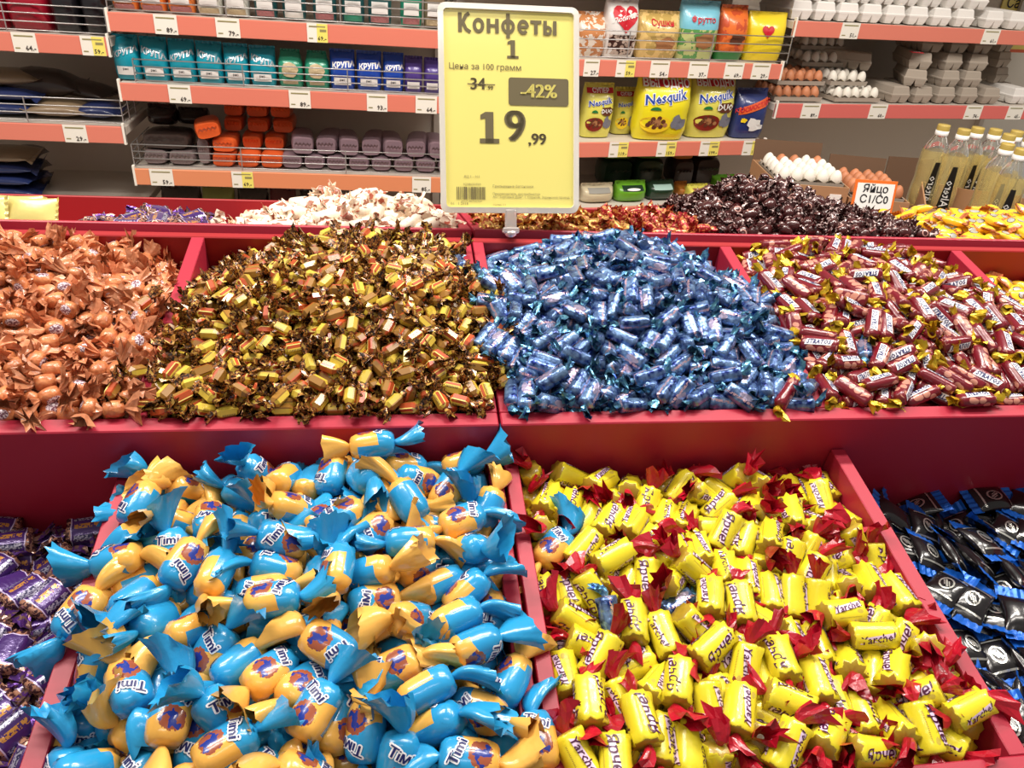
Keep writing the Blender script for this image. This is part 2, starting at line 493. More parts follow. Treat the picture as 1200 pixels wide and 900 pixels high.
def ctail(mb, x0, sgn, ln, w, r0, seed, mi=0, nt=4, ns=12, flat=0.4, jag=0.25, spread=1.0, amp=0.22, sm=False):
    r = random.Random(seed)
    roll = r.uniform(0, 3.1); by = r.uniform(-0.6, 0.6); bz = r.uniform(-0.6, 0.6)
    ph = [r.uniform(0.55, 1.35) for _ in range(ns)]; jx = [r.uniform(1 - jag, 1 + jag) for _ in range(ns)]
    def p(i, j):
        t = i / nt; th = 2 * math.pi * j / ns
        wd = r0 + (w / 2 - r0) * (t ** 0.75) * spread; hd = r0 + (w / 2 * flat - r0) * (t ** 0.9)
        rad = 1 + (ph[j] - 1) * t * (0.5 if sm else 1) + amp * (1 if j % 2 else -1) * t * (1 - 0.45 * t if sm else 1)
        y = wd * math.cos(th) * rad; z = hd * math.sin(th) * rad
        cr, sr = math.cos(roll), math.sin(roll)
        y, z = y * cr - z * sr, y * sr + z * cr
        return (x0 + sgn * ln * t * (jx[j] if i == nt else 1), y + by * ln * t * t, z + bz * ln * t * t)
    return mb.grid(p, nt, ns, mi, sm, True)


def proj(zf, ang=0.0, x0=0.0, y0=0.0, off=0.0004):
    c, s = math.cos(ang), math.sin(ang)
    def f(x, y):
        X = x * c - y * s + x0; Y = x * s + y * c + y0
        return (X, Y, zf(X, Y, off))
    return f


def plate(mb, f, w, h, nx, ny, mi=0, shear=0.0):
    return mb.grid(lambda i, j: f(-w / 2 + w * i / nx + shear * (j / ny - 0.5), -h / 2 + h * j / ny), nx, ny, mi)


KINDS = {}


def kind(key, name, cat, r, half, flatn=False, nvar=3, build=None, single=False):
    """build(i) -> list of (part name, MB, materials)"""
    vs_ = []
    for i in range(nvar):
        parts = build(i)
        if single:
            mb = MB(); ms = []
            for pn, p, m_ in parts:
                m_ = m_ if isinstance(m_, (list, tuple)) else [m_]
                b = len(ms); ms += m_; mb.add(p.v, p.f, 0); mb.m[-len(p.f):] = [x + b for x in p.m]; mb.s[-len(p.f):] = p.s
            vs_.append([(name, mb.mesh(name, ms), mb, ms)])
        else:
            vs_.append([(pn, p.mesh(pn, m_), p, m_ if isinstance(m_, (list, tuple)) else [m_]) for pn, p, m_ in parts])
    KINDS[key] = dict(name=name, cat=cat, r=r, half=half, var=vs_, flat=flatn, single=single)


def two_tails(i, L, ln, w, r0, ma, mb_, **k):
    a = ctail(MB(), -L / 2 * 0.985, -1, ln, w, r0, i * 7 + 1, **k); b = ctail(MB(), L / 2 * 0.985, 1, ln, w, r0, i * 7 + 2, **k)
    return [('twist', a, MATS[ma]), ('twist', b, MATS[mb_])]


def b_bear(i):
    L, W, H, e, k, q = 0.050, 0.035, 0.031, 2.3, 3.2, 0.17
    zf = csurf(L, W, H, e, k, q)
    t = MB(); f = proj(zf, math.radians(68), -0.0115, 0.0, 0.0005)
    for dx, dy in ((1, 0), (-1, 0), (0, 1), (0, -1), (.7, .7), (-.7, -.7), (.7, -.7), (-.7, .7)):
        t.txt('Tiмi' if i % 3 == 2 else 'Timi', 0.0125, (lambda a_, b_: (lambda x, y: proj(zf, math.radians(68), -0.0115, 0.0, 0.0005 + 0.00003 * (a_ > 0) + 0.00002 * (b_ > 0))(x + a_, y + b_)))(dx * 0.0012, dy * 0.0012), 0, 0.0, fat=0.03)
    t.txt('Tiмi' if i % 3 == 2 else 'Timi', 0.0125, proj(zf, math.radians(68), -0.0115, 0.0, 0.001), 1, 0.0, fat=0.03)
    return [('body', cbody(MB(), L, W, H, e, k, q, 12, 16, 0.16, seed=i), MATS['bear_wrap'])] + \
        two_tails(i, L, 0.031, 0.044, 0.003, 'bear_tail_blue', 'bear_tail_yellow', nt=6, ns=20, flat=0.5, jag=0.12, amp=0.14, sm=True) + [('lettering', t, [MATS['white_print'], MATS['navy_print']])]


def b_yellow(i):
    L, W, H, e, k, q = 0.047, 0.0285, 0.0275, 2.35, 8, 0.3
    zf = csurf(L, W, H, e, k, q)
    t = MB(); a = math.radians(9); f = proj(zf, a, 0, 0.002, 0.0004)
    plate(t, f, 0.034, 0.0062, 10, 4, 0, 0.004)
    t.txt('Ярче!' if i % 2 else 'Yarche!', 0.0145 if i % 2 else 0.0115, proj(zf, a, 0, 0.002, 0.0008), 1, 0.0, shear=0.25, fat=0.014)
    one = (list(t.v), list(t.f), list(t.m), list(t.s)); n0 = len(one[0]); t2 = MB()
    for q_ in range(3):
        R_ = Matrix.Rotation(math.radians(120 * q_), 3, 'X'); b = len(t2.v)
        t2.v += [tuple(R_ @ Vector(p)) for p in one[0]]; t2.f += [tuple(x + b for x in f_) for f_ in one[1]]; t2.m += one[2]; t2.s += one[3]
    t = t2
    out = [('body', cbody(MB(), L, W, H, e, k, q, 14, 16, 0.25, seed=i), MATS['yellow_wrap'])]
    tt = two_tails(i, L, 0.020, 0.030, 0.003, 'red_tail', 'red_tail', nt=3, ns=12, flat=0.6)
    return out + (tt if i != 2 else tt[:1]) + [('lettering', t, [MATS['lilac_print'], MATS['plum_print']])]


def b_purple(i):
    return [('body', cbody(MB(), 0.046, 0.032, 0.022, 2.8, 6, 0.25, 12, 16, 0.3, seed=i), MATS['purple_wrap'])] + two_tails(i, 0.046, 0.018, 0.026, 0.004, 'purple_tail', 'purple_tail', nt=3)


def pillow(mb, L, W, H, mi=0, nr=10, ns=16, e=2.2, crimp=0.0, seed=0):
    """flow-wrapped packet along x: full width kept, thickness closing to flat ends"""
    r = random.Random(seed)
    of = [[r.uniform(-1, 1) * 0.03 for _ in range(ns)] for _ in range(nr + 1)]
    def p(i, j):
        t = -1 + 2 * i / nr; th = 2 * math.pi * j / ns; c, s = math.cos(th), math.sin(th)
        hz = (1 - abs(t) ** 3.2) * 0.97 + 0.03; wy = 1 + 0.03 * abs(t) ** 4 - 0.05 * (1 - abs(t))
        o = 1 + of[i][j]
        return (t * L / 2, W / 2 * wy * math.copysign(abs(c) ** (2 / 2.6), c), H / 2 * hz * o * math.copysign(abs(s) ** (2 / e), s))
    return mb.grid(p, nr, ns, mi, True, True)


def crimp_strip(mb, x0, x1, W, mi, seed=0, n=11):
    r = random.Random(seed); tw = r.uniform(-0.25, 0.25)
    def p(i, j):
        x = x0 + (x1 - x0) * i / 3; y = -W / 2 + W * j / n
        return (x, y, (0.0006 if j % 2 else -0.0006) + tw * y * i / 3 + r.uniform(-1, 1) * 0.0003 + 0.15 * abs(x - x0) * (1 if tw > 0 else -1))
    return mb.grid(p, 3, n, mi, False)


def b_black(i):
    L, W = 0.052, 0.042
    b = pillow(MB(), L, W, 0.017, seed=i)
    def zf(x, y, off): return 0.0085 * (1 - abs(2 * x / L) ** 3.2) * (1 - abs(2 * y / W) ** 2.2) ** (1 / 2.2) + 0.0006 + off
    t = MB(); f = proj(zf)
    R = 14
    t.grid(lambda a, j: f(0.0115 * (1 - 0.22 * a) * math.cos(j * 2 * math.pi / R), 0.0085 * (1 - 0.22 * a) * math.sin(j * 2 * math.pi / R)), 1, R, 0, True, True)
    plate(t, proj(zf, 0.5), 0.013, 0.0022, 4, 1); plate(t, proj(zf, 0.5, 0, 0.003), 0.009, 0.0012, 4, 1); plate(t, proj(zf, 0.5, 0, -0.003), 0.009, 0.0012, 4, 1)
    g = plate(MB(), proj(zf, 0, -0.019), 0.0022, 0.034, 1, 10); g2 = plate(MB(), proj(zf, 0, 0.019), 0.0022, 0.034, 1, 10)
    return [('body', b, MATS['black_wrap']), ('crimped_end', crimp_strip(MB(), -L / 2 + 0.002, -L / 2 - 0.012, 0.045, 0, i), MATS['blue_crimp']),
            ('crimped_end', crimp_strip(MB(), L / 2 - 0.002, L / 2 + 0.012, 0.045, 0, i + 9), MATS['blue_crimp']),
            ('emblem', t, MATS['silver_foil']), ('silver_band', g, MATS['silver_foil']), ('silver_band', g2, MATS['silver_foil'])]


def b_orange(i):
    return [('body', cbody(MB(), 0.022, 0.020, 0.0185, 2, 2.4, 0.2, 9, 14, 0.45, seed=i), MATS['orange_wrap'])] + two_tails(i, 0.021, 0.015, 0.027, 0.002, 'orange_tail', 'orange_tail', nt=4, ns=16, flat=0.6, jag=0.3, amp=0.3)


def b_brown(i):
    mb = MB(); L = 0.0135
    ring = [(0.0078 * math.cos(a), 0.0072 * math.sin(a)) for a in [math.radians(30 + 60 * k) for k in range(6)]]
    def p(a, j):
        x, s = ((-L, 0.3), (-L * 0.62, 1), (L * 0.62, 1), (L, 0.3))[a]
        return (x, ring[j][0] * s, ring[j][1] * s)
    mb.grid(p, 3, 6, 0, False, True)
    return [('body', mb, MATS['brown_wrap'])] + two_tails(i, 0.026, 0.012, 0.019, 0.0022, 'brown_tail', 'brown_tail', nt=3, ns=10, flat=0.6, jag=0.4)


def b_blue(i):
    return [('body', cbody(MB(), 0.041, 0.0215, 0.0175, 3.2, 8, 0.35, 9, 12, 0.2, seed=i, smooth=True), MATS['blue_wrap'])] + two_tails(i, 0.041, 0.012, 0.018, 0.003, 'blue_tail', 'blue_tail', nt=3, ns=10, flat=0.6, jag=0.3)


def b_maroon(i):
    L, W, H, e, k, q = 0.050, 0.0215, 0.016, 2.6, 5, 0.3
    zf = csurf(L, W, H, e, k, q)
    t = MB(); f = proj(zf, 0.06, 0, -0.001, 0.0005)
    plate(t, f, 0.034, 0.0085, 8, 4, 0, 0.003)
    t.txt('STRATOS', 0.0092, proj(zf, 0.06, 0, -0.001, 0.0009), 1, 0.03, shear=0.2, xs=0.78)
    return [('body', cbody(MB(), L, W, H, e, k, q, 10, 14, 0.2, seed=i), MATS['maroon_wrap'])] + \
        two_tails(i, L, 0.012, 0.019, 0.003, 'gold_tail', 'gold_tail', nt=3, ns=10, flat=0.6, jag=0.3) + [('lettering', t, [MATS['white_print'], MATS['navy_print']])]


def b_simple(L, W, H, ln, w, body_m, tail_m, e=2.3, k=3.5):
    def f(i):
        return [('body', cbody(MB(), L, W, H, e, k, 0.25, 8, 12, 0.2, seed=i), MATS[body_m])] + two_tails(i, L, ln, w, 0.0025, tail_m, tail_m, nt=3, ns=10, flat=0.6, jag=0.35)
    return f


def b_joker(i):
    return [('body', pillow(MB(), 0.044, 0.026, 0.017, seed=i), MATS['joker_wrap']), ('crimped_end', crimp_strip(MB(), -0.0205, -0.029, 0.026, 0, i), MATS['joker_tail']), ('crimped_end', crimp_strip(MB(), 0.0205, 0.029, 0.026, 0, i + 5), MATS['joker_tail'])]


kind('bear', 'bear_candy', 'candy', 0.0165, 0.021, nvar=5, build=b_bear)
kind('yellow', 'yellow_chocolate_candy', 'candy', 0.0137, 0.0175, nvar=6, build=b_yellow)
kind('purple', 'purple_chocolate_candy', 'candy', 0.0125, 0.0165, True, nvar=4, build=b_purple)
kind('black', 'black_sachet_candy', 'candy', 0.0135, 0.0195, True, nvar=4, build=b_black)
kind('orange', 'orange_caramel_candy', 'candy', 0.0098, 0.0085, nvar=5, build=b_orange)
kind('brown', 'golden_brown_candy', 'candy', 0.0078, 0.0100, nvar=5, build=b_brown)
kind('blue', 'blue_foil_candy', 'candy', 0.0096, 0.0165, nvar=5, build=b_blue)
kind('maroon', 'maroon_nougat_candy', 'candy', 0.0092, 0.0210, True, nvar=5, build=b_maroon)
kind('cream', 'cream_toffee_candy', 'candy', 0.0100, 0.0170, nvar=4, build=b_simple(0.042, 0.025, 0.022, 0.013, 0.022, 'cream_wrap', 'cream_tail'), single=True)
kind('gold', 'gold_foil_candy', 'candy', 0.0082, 0.0120, nvar=3, build=b_simple(0.024, 0.017, 0.016, 0.012, 0.02, 'gold_wrap', 'gold_wrap'), single=True)
kind('redgold', 'red_foil_candy', 'candy', 0.0086, 0.0120, nvar=3, build=b_simple(0.026, 0.018, 0.017, 0.012, 0.02, 'redgold_wrap', 'redgold_wrap'), single=True)
kind('dark', 'dark_brown_candy', 'candy', 0.0100, 0.0100, nvar=4, build=b_simple(0.026, 0.0215, 0.020, 0.012, 0.022, 'dark_wrap', 'dark_tail', 2.1, 2.4), single=True)
kind('joker', 'yellow_caramel_packet', 'candy', 0.0100, 0.0165, True, nvar=3, build=b_joker, single=True)


# ------------------------------------------------------------------ heaps
def lerp(tab, s):
    """piecewise linear through (position, value) pairs"""
    xs = [a for a, _ in tab]; ys = [b for _, b in tab]
    return np.interp(s, xs, ys)


def hmap(back, mid, front):
    """heap height over the rim plane from profiles across the bin at the back, middle and front"""
    def f(s, t):
        B, Mi, F = lerp(back, s), lerp(mid, s), lerp(front, s)
        a = np.clip(t * 2, 0, 1); b = np.clip(t * 2 - 1, 0, 1)
        a = a * a * (3 - 2 * a); b = b * b * (3 - 2 * b)
        return F * (1 - a) + Mi * (a - b) + B * b
    return f


#     name, kind, heap words, u0, u1, v0, v1, plane n, height map, number of candies, side overflow
BINS_A1 = [
    ('purple', 'purple heap', -0.705, -0.301, 0.265, 0.655, N1, hmap([(-1, -.07), (1, -.075)], [(-1, -.05), (1, -.055)], [(-1, -.05), (1, -.045)]), 190, 0),
    ('bear', 'blue and yellow heap', -0.282, 0.1125, 0.265, 0.655, N1, hmap([(-1, -.035), (-.3, .0), (.3, .03), (.8, .012), (1, .0)], [(-1, .012), (0, .045), (1, .012)], [(-1, -.01), (-.4, .028), (.5, .03), (1, .012)]), 190, .012),
    ('yellow', 'yellow heap', 0.1505, 0.560, 0.265, 0.655, N1, hmap([(-1, -.03), (0, -.034), (1, -.026)], [(-1, -.018), (0, .0), (1, -.02)], [(-1, .005), (0, .008), (1, -.005)]), 275, 0),
    ('black', 'black heap', 0.580, 0.985, 0.265, 0.655, N1, hmap([(-1, -.085), (1, -.08)], [(-1, -.07), (1, -.06)], [(-1, -.06), (1, -.05)]), 150, 0),
]
_mid = [(-1, .004), (-.6, .035), (0, .05), (.6, .035), (1, .004)]
_fr = [(-1, .020), (0, .020), (1, .020)]
BINS_A2 = [
    ('orange', 'orange heap', -0.680, -0.289, 0.682, 1.070, N2, hmap([(-1, -.0), (-.1, .012), (.4, .004), (.75, -.03), (1, -.055)], [(-1, .02), (.2, .038), (.7, .03), (1, .012)], _fr), 470, .028),
    ('brown', 'golden-brown heap', -0.269, 0.1135, 0.682, 1.070, N2, hmap([(-1, -.06), (-.6, -.015), (-.2, .022), (.3, .028), (.8, .012), (1, -.01)], [(-1, .012), (-.6, .045), (0, .065), (.6, .06), (1, .04)], _fr), 680, .024),
    ('blue', 'blue heap', 0.140, 0.532, 0.682, 1.070, N2, hmap([(-1, -.04), (-.5, .008), (0, .032), (.4, .02), (1, -.05)], [(-1, .035), (-.5, .055), (0, .07), (.5, .055), (1, .02)], _fr), 350, .018),
    ('maroon', 'maroon heap', 0.550, 0.946, 0.682, 1.070, N2, hmap([(-1, -.02), (-.5, .02), (0, .024), (.5, .01), (1, -.04)], [(-1, .02), (-.4, .048), (.2, .048), (.7, .035), (1, .015)], _fr), 280, .018),
    ('joker', 'yellow packet heap beside the maroon candies', 0.968, 1.36, 0.682, 1.070, N2, hmap([(-1, -.04), (1, -.03)], [(-1, -.02), (1, -.01)], [(-1, .01), (1, .01)]), 150, 0),
]
BINS_C = [
    ('purple', 'sparse purple row', -0.46, -0.289, 0.008, 0.39, 0.0, hmap([(-1, -.03), (1, -.03)], [(-1, -.0), (1, -.005)], [(-1, .022), (1, .020)]), 48, 0),
    ('cream', 'cream heap', -0.272, 0.113, 0.008, 0.39, 0.0, hmap([(-1, -.04), (1, -.03)], [(-1, -.02), (-.6, .01), (-.2, .045), (.5, .042), (1, .012)], [(-1, .006), (-.4, .016), (.4, .02), (1, .01)]), 190, 0),
    ('gold', 'gold foil heap', 0.141, 0.40, 0.008, 0.39, 0.0, hmap([(-1, -.02), (1, -.02)], [(-1, .005), (1, .012)], [(-1, .014), (1, .018)]), 240, 0),
    ('redgold', 'red foil heap', 0.41, 0.532, 0.008, 0.39, 0.0, hmap([(-1, -.02), (1, -.0)], [(-1, .012), (1, .03)], [(-1, .016), (1, .016)]), 110, 0.01),
    ('dark', 'dark brown heap', 0.545, 0.946, 0.008, 0.39, 0.0, hmap([(-1, .0), (1, -.02)], [(-1, .035), (-.4, .095), (-.1, .088), (.4, .05), (1, .02)], [(-1, .010), (0, .02), (1, .010)]), 420, 0.01),
    ('joker', 'back yellow heap', 0.955, 1.36, 0.008, 0.39, 0.0, hmap([(-1, .0), (1, .0)], [(-1, .03), (0, .05), (1, .05)], [(-1, .012), (1, .015)]), 190, 0.01),
]


def settle(bins, seed, iters=90):
    rng = np.random.default_rng(seed)
    C = []; D = []; Bi = []; 
    for bi, (kd, hn, u0, u1, v0, v1, n0, hf, N, ov) in enumerate(bins):
        K = KINDS[kd]; r = K['r']; h = K['half']
        # stratified start
        q = rng.random((N, 3)); nx = max(1, int(round(math.sqrt(N * (u1 - u0) / (v1 - v0))))); 
        idx = np.arange(N); lay = (idx * 2 // N)
        U = ((idx * 0.61803399) % 1 * 1.0); V = ((idx * 0.75487767 + 0.37) % 1)
        U = u0 - ov + (u1 - u0 + 2 * ov) * U; V = v0 + (v1 - v0) * V
        s = (U - u0) / (u1 - u0) * 2 - 1; t = (V - v0) / (v1 - v0)
        n = n0 + hf(s, t) + (lay - 1.0) * 2 * r + r * (q[:, 2] - 0.3)
        yaw = rng.random(N) * math.pi * 2; pit = (rng.random(N) - .5) * (0.7 if K['flat'] else 1.3)
        C.append(np.stack([U, V, n], 1)); D.append(np.stack([np.cos(yaw) * np.cos(pit), np.sin(yaw) * np.cos(pit), np.sin(pit)], 1)); Bi += [bi] * N
    C = np.concatenate(C); D = np.concatenate(D); Bi = np.array(Bi)
    R = np.array([KINDS[b[0]]['r'] for b in bins])[Bi]; Hh = np.array([KINDS[b[0]]['half'] for b in bins])[Bi]
    A = C - D * Hh[:, None]; B = C + D * Hh[:, None]
    N = len(C); par = {k: np.array([b[i] for b in bins], float)[Bi] for k, i in (('u0', 2), ('u1', 3), ('v0', 4), ('v1', 5), ('n0', 6), ('ov', 9))}
    def core(P):
        out = np.zeros(N); s = np.clip((P[:, 0] - par['u0']) / (par['u1'] - par['u0']) * 2 - 1, -1.05, 1.05); t = np.clip((P[:, 1] - par['v0']) / (par['v1'] - par['v0']), 0, 1)
        for bi, b in enumerate(bins):
            m_ = Bi == bi; out[m_] = b[7](s[m_], t[m_])
        return par['n0'] + out - 3.3 * R
    pi = pj = None
    for it in range(iters):
        if it % 12 == 0:
            C = (A + B) / 2; kd = kdtree.KDTree(N)
            for i in range(N): kd.insert(C[i], i)
            kd.balance(); I = []; J = []
            reach = Hh + R
            for i in range(N):
                for co, j, d in kd.find_range(C[i], reach[i] + 0.036):
                    if j > i and d < reach[i] + reach[j] + 0.004: I.append(i); J.append(j)
            pi = np.array(I); pj = np.array(J)
        A[:, 2] -= 0.0011; B[:, 2] -= 0.0011
        # closest points of the two segments
        d1 = B[pi] - A[pi]; d2 = B[pj] - A[pj]; r_ = A[pi] - A[pj]
        a = (d1 * d1).sum(1); e = (d2 * d2).sum(1); f = (d2 * r_).sum(1); c = (d1 * r_).sum(1); b = (d1 * d2).sum(1)
        den = np.maximum(a * e - b * b, 1e-12); s = np.clip((b * f - c * e) / den, 0, 1); t = (b * s + f) / e
        t2 = np.clip(t, 0, 1); s = np.where(t != t2, np.clip((b * t2 - c) / a, 0, 1), s); t = t2
        dv = (A[pi] + d1 * s[:, None]) - (A[pj] + d2 * t[:, None]); L = np.sqrt((dv * dv).sum(1)) + 1e-9
        ov = (R[pi] + R[pj]) * 0.96 - L
        k = ov > 0
        push = dv[k] / L[k][:, None] * (ov[k] * 0.42)[:, None]; sk = s[k][:, None]; tk = t[k][:, None]
        dA = np.zeros_like(A); dB = np.zeros_like(B)
        np.add.at(dA, pi[k], push * (1 - sk)); np.add.at(dB, pi[k], push * sk)
        np.add.at(dA, pj[k], -push * (1 - tk)); np.add.at(dB, pj[k], -push * tk)
        lim = 0.006
        A += np.clip(dA, -lim, lim); B += np.clip(dB, -lim, lim)
        C = (A + B) / 2; D = (B - A); D /= np.linalg.norm(D, axis=1)[:, None]
        D[:, 2] *= 0.995; D /= np.linalg.norm(D, axis=1)[:, None]
        A = C - D * Hh[:, None]; B = C + D * Hh[:, None]
        for P in (A, B):
            f = core(P) + R; m_ = P[:, 2] < f; P[m_, 2] += (f - P[:, 2])[m_] * 0.7
            low = P[:, 2] < par['n0'] + R * 0.4
            mg = np.where(low, R, -par['ov'] * 1.5 - (par['ov'] > 0) * 0.0)
            P[:, 0] = np.clip(P[:, 0], par['u0'] + mg, par['u1'] - mg)
            hi = P[:, 2] > par['n0'] + R * 0.5
            P[:, 1] = np.clip(P[:, 1], par['v0'] + np.where(hi, 0.0, R), par['v1'] - R)
    C = (A + B) / 2; D = (B - A); D /= np.linalg.norm(D, axis=1)[:, None]
    return C, D, Bi


CANDIES = []        # (kind, bin words, world position, world axis, world normal, ...)


def run(bins, FR, seed):
    C, D, Bi = settle(bins, seed)
    R3 = FR.to_3x3(); rg = random.Random(seed)
    for i in range(len(C)):
        b = bins[Bi[i]]; K = KINDS[b[0]]
        x = Vector(D[i]).normalized(); up = Vector((0, 0, 1)); y = up.cross(x).normalized(); z = x.cross(y)
        if rg.random() < 0.5: x = -x; y = -y
        if K['flat']: roll = rg.gauss(0, 0.5) + (math.pi if rg.random() < 0.22 else 0)
        elif b[0] in ('bear', 'yellow'): roll = rg.gauss(0, 0.75) + 0.45 * math.copysign(1, -x.x) if rg.random() < 0.66 else rg.uniform(-math.pi, math.pi)
        else: roll = rg.uniform(-math.pi, math.pi)
        y2 = y * math.cos(roll) + z * math.sin(roll); z2 = x.cross(y2)
        M = Matrix((x, y2, z2)).transposed().to_4x4(); M.translation = Vector(C[i])
        W = FR @ M
        CANDIES.append(dict(k=b[0], heap=b[1], bin=(id(bins), int(Bi[i])), M=W, r=K['r'], h=K['half'], up=(z2.z > 0.35), loc=tuple(C[i]), plane=b[6], u=(b[2], b[3]), v=(b[4], b[5]), var=rg.randrange(len(K['var']))))


run(BINS_A1, FR_A, 3); run(BINS_A2, FR_A, 4); run(BINS_C, FR_C, 5)

# ------------------------------------------------------------------ which candies show, strays, objects and labels
def proj_px(p):
    q = M3.transposed() @ (p - CAM_POS)
    return 600 + FOCAL * q.x / -q.z, 450 - FOCAL * q.y / -q.z, -q.z


def visibility():
    GW, GH = 600, 450
    zb = np.full((GH, GW), 1e9); ib = np.full((GH, GW), -1, int)
    for ci, c in enumerate(CANDIES):
        ax = c['M'].to_3x3() @ Vector((1, 0, 0)); p0 = c['M'].translation
        c['px'] = proj_px(p0)
        for k in (-1.15, -0.4, 0.4, 1.15):
            x, y, z = proj_px(p0 + ax * (c['h'] * k)); r = c['r'] * (1.0 if abs(k) < 1 else 0.8)
            rp = FOCAL * r / z / 2; x /= 2; y /= 2
            x0, x1, y0, y1 = int(x - rp), int(x + rp) + 1, int(y - rp), int(y + rp) + 1
            x0 = max(x0, 0); y0 = max(y0, 0); x1 = min(x1, GW - 1); y1 = min(y1, GH - 1)
            if x1 <= x0 or y1 <= y0: continue
            yy, xx = np.mgrid[y0:y1 + 1, x0:x1 + 1]
            d2 = ((xx - x) ** 2 + (yy - y) ** 2) / max(rp, 0.5) ** 2
            zz = z - r * np.sqrt(np.clip(1 - d2, 0, 1))
            m_ = (d2 < 1) & (zz < zb[y0:y1 + 1, x0:x1 + 1])
            zb[y0:y1 + 1, x0:x1 + 1][m_] = zz[m_]; ib[y0:y1 + 1, x0:x1 + 1][m_] = ci
    cnt = np.bincount(ib[ib >= 0].ravel(), minlength=len(CANDIES))
    for ci, c in enumerate(CANDIES): c['vis'] = int(cnt[ci])
    return ib


ib = visibility()
for px, py, newk, lab in (
        (664, 640, 'bear', 'blue and yellow bear candy strayed into the upper left of the yellow chocolates'),
        (632, 866, 'bear', 'bear candy strayed over the divider at the lower left of the yellow chocolates'),
        (785, 712, 'blue', 'lone blue foil candy lying in the middle of the yellow chocolates'),
        (712, 728, 'blue', 'dark blue foil candy half buried in yellow chocolates, left of another such'),
        (162, 352, 'brown', 'golden candy strayed among the orange caramels, highest of its kind there'),
        (146, 436, 'brown', 'golden candy strayed among the orange caramels, level with the middle of the heap'),
        (120, 470, 'brown', 'golden candy strayed among the orange caramels near the front rim'),
        (540, 306, 'blue', 'small blue foil candy strayed high on the right of the golden-brown heap'),
        (560, 400, 'blue', 'blue foil candy lying on the golden-brown heap beside the blue heap'),
        (1010, 396, 'blue', 'blue foil candy lying in the middle of the maroon nougat heap'),
        (915, 470, 'maroon', 'maroon nougat candy strayed into the lower right of the blue heap')):
    i = ib[py // 2, px // 2]
    if i >= 0:
        c = CANDIES[i]; c['k'] = newk; c['stray'] = lab; c['var'] = rnd.randrange(len(KINDS[newk]['var']))

DESC = {'bear': 'blue-and-yellow bear candy', 'yellow': 'yellow chocolate candy', 'purple': 'purple chocolate candy', 'black': 'black sachet candy', 'orange': 'orange caramel',
        'brown': 'golden-brown candy', 'blue': 'blue foil candy', 'maroon': 'maroon nougat candy', 'cream': 'cream twist candy', 'gold': 'gold foil candy', 'redgold': 'red foil candy',
        'dark': 'dark brown candy', 'joker': 'yellow caramel packet'}
LOOK = {'bear': ('print up', 'plain side up'), 'yellow': ('lettering up', 'lettering hidden'), 'purple': ('label up', 'label down'), 'black': ('emblem up', 'emblem down'),
        'maroon': ('lettering up', 'lettering hidden')}
HN = {'purple heap': 'front purple heap', 'golden-brown heap': 'its heap', 'yellow packet heap beside the maroon candies': 'middle-row heap', 'back yellow heap': 'back-row heap', 'sparse purple row': 'back purple row'}

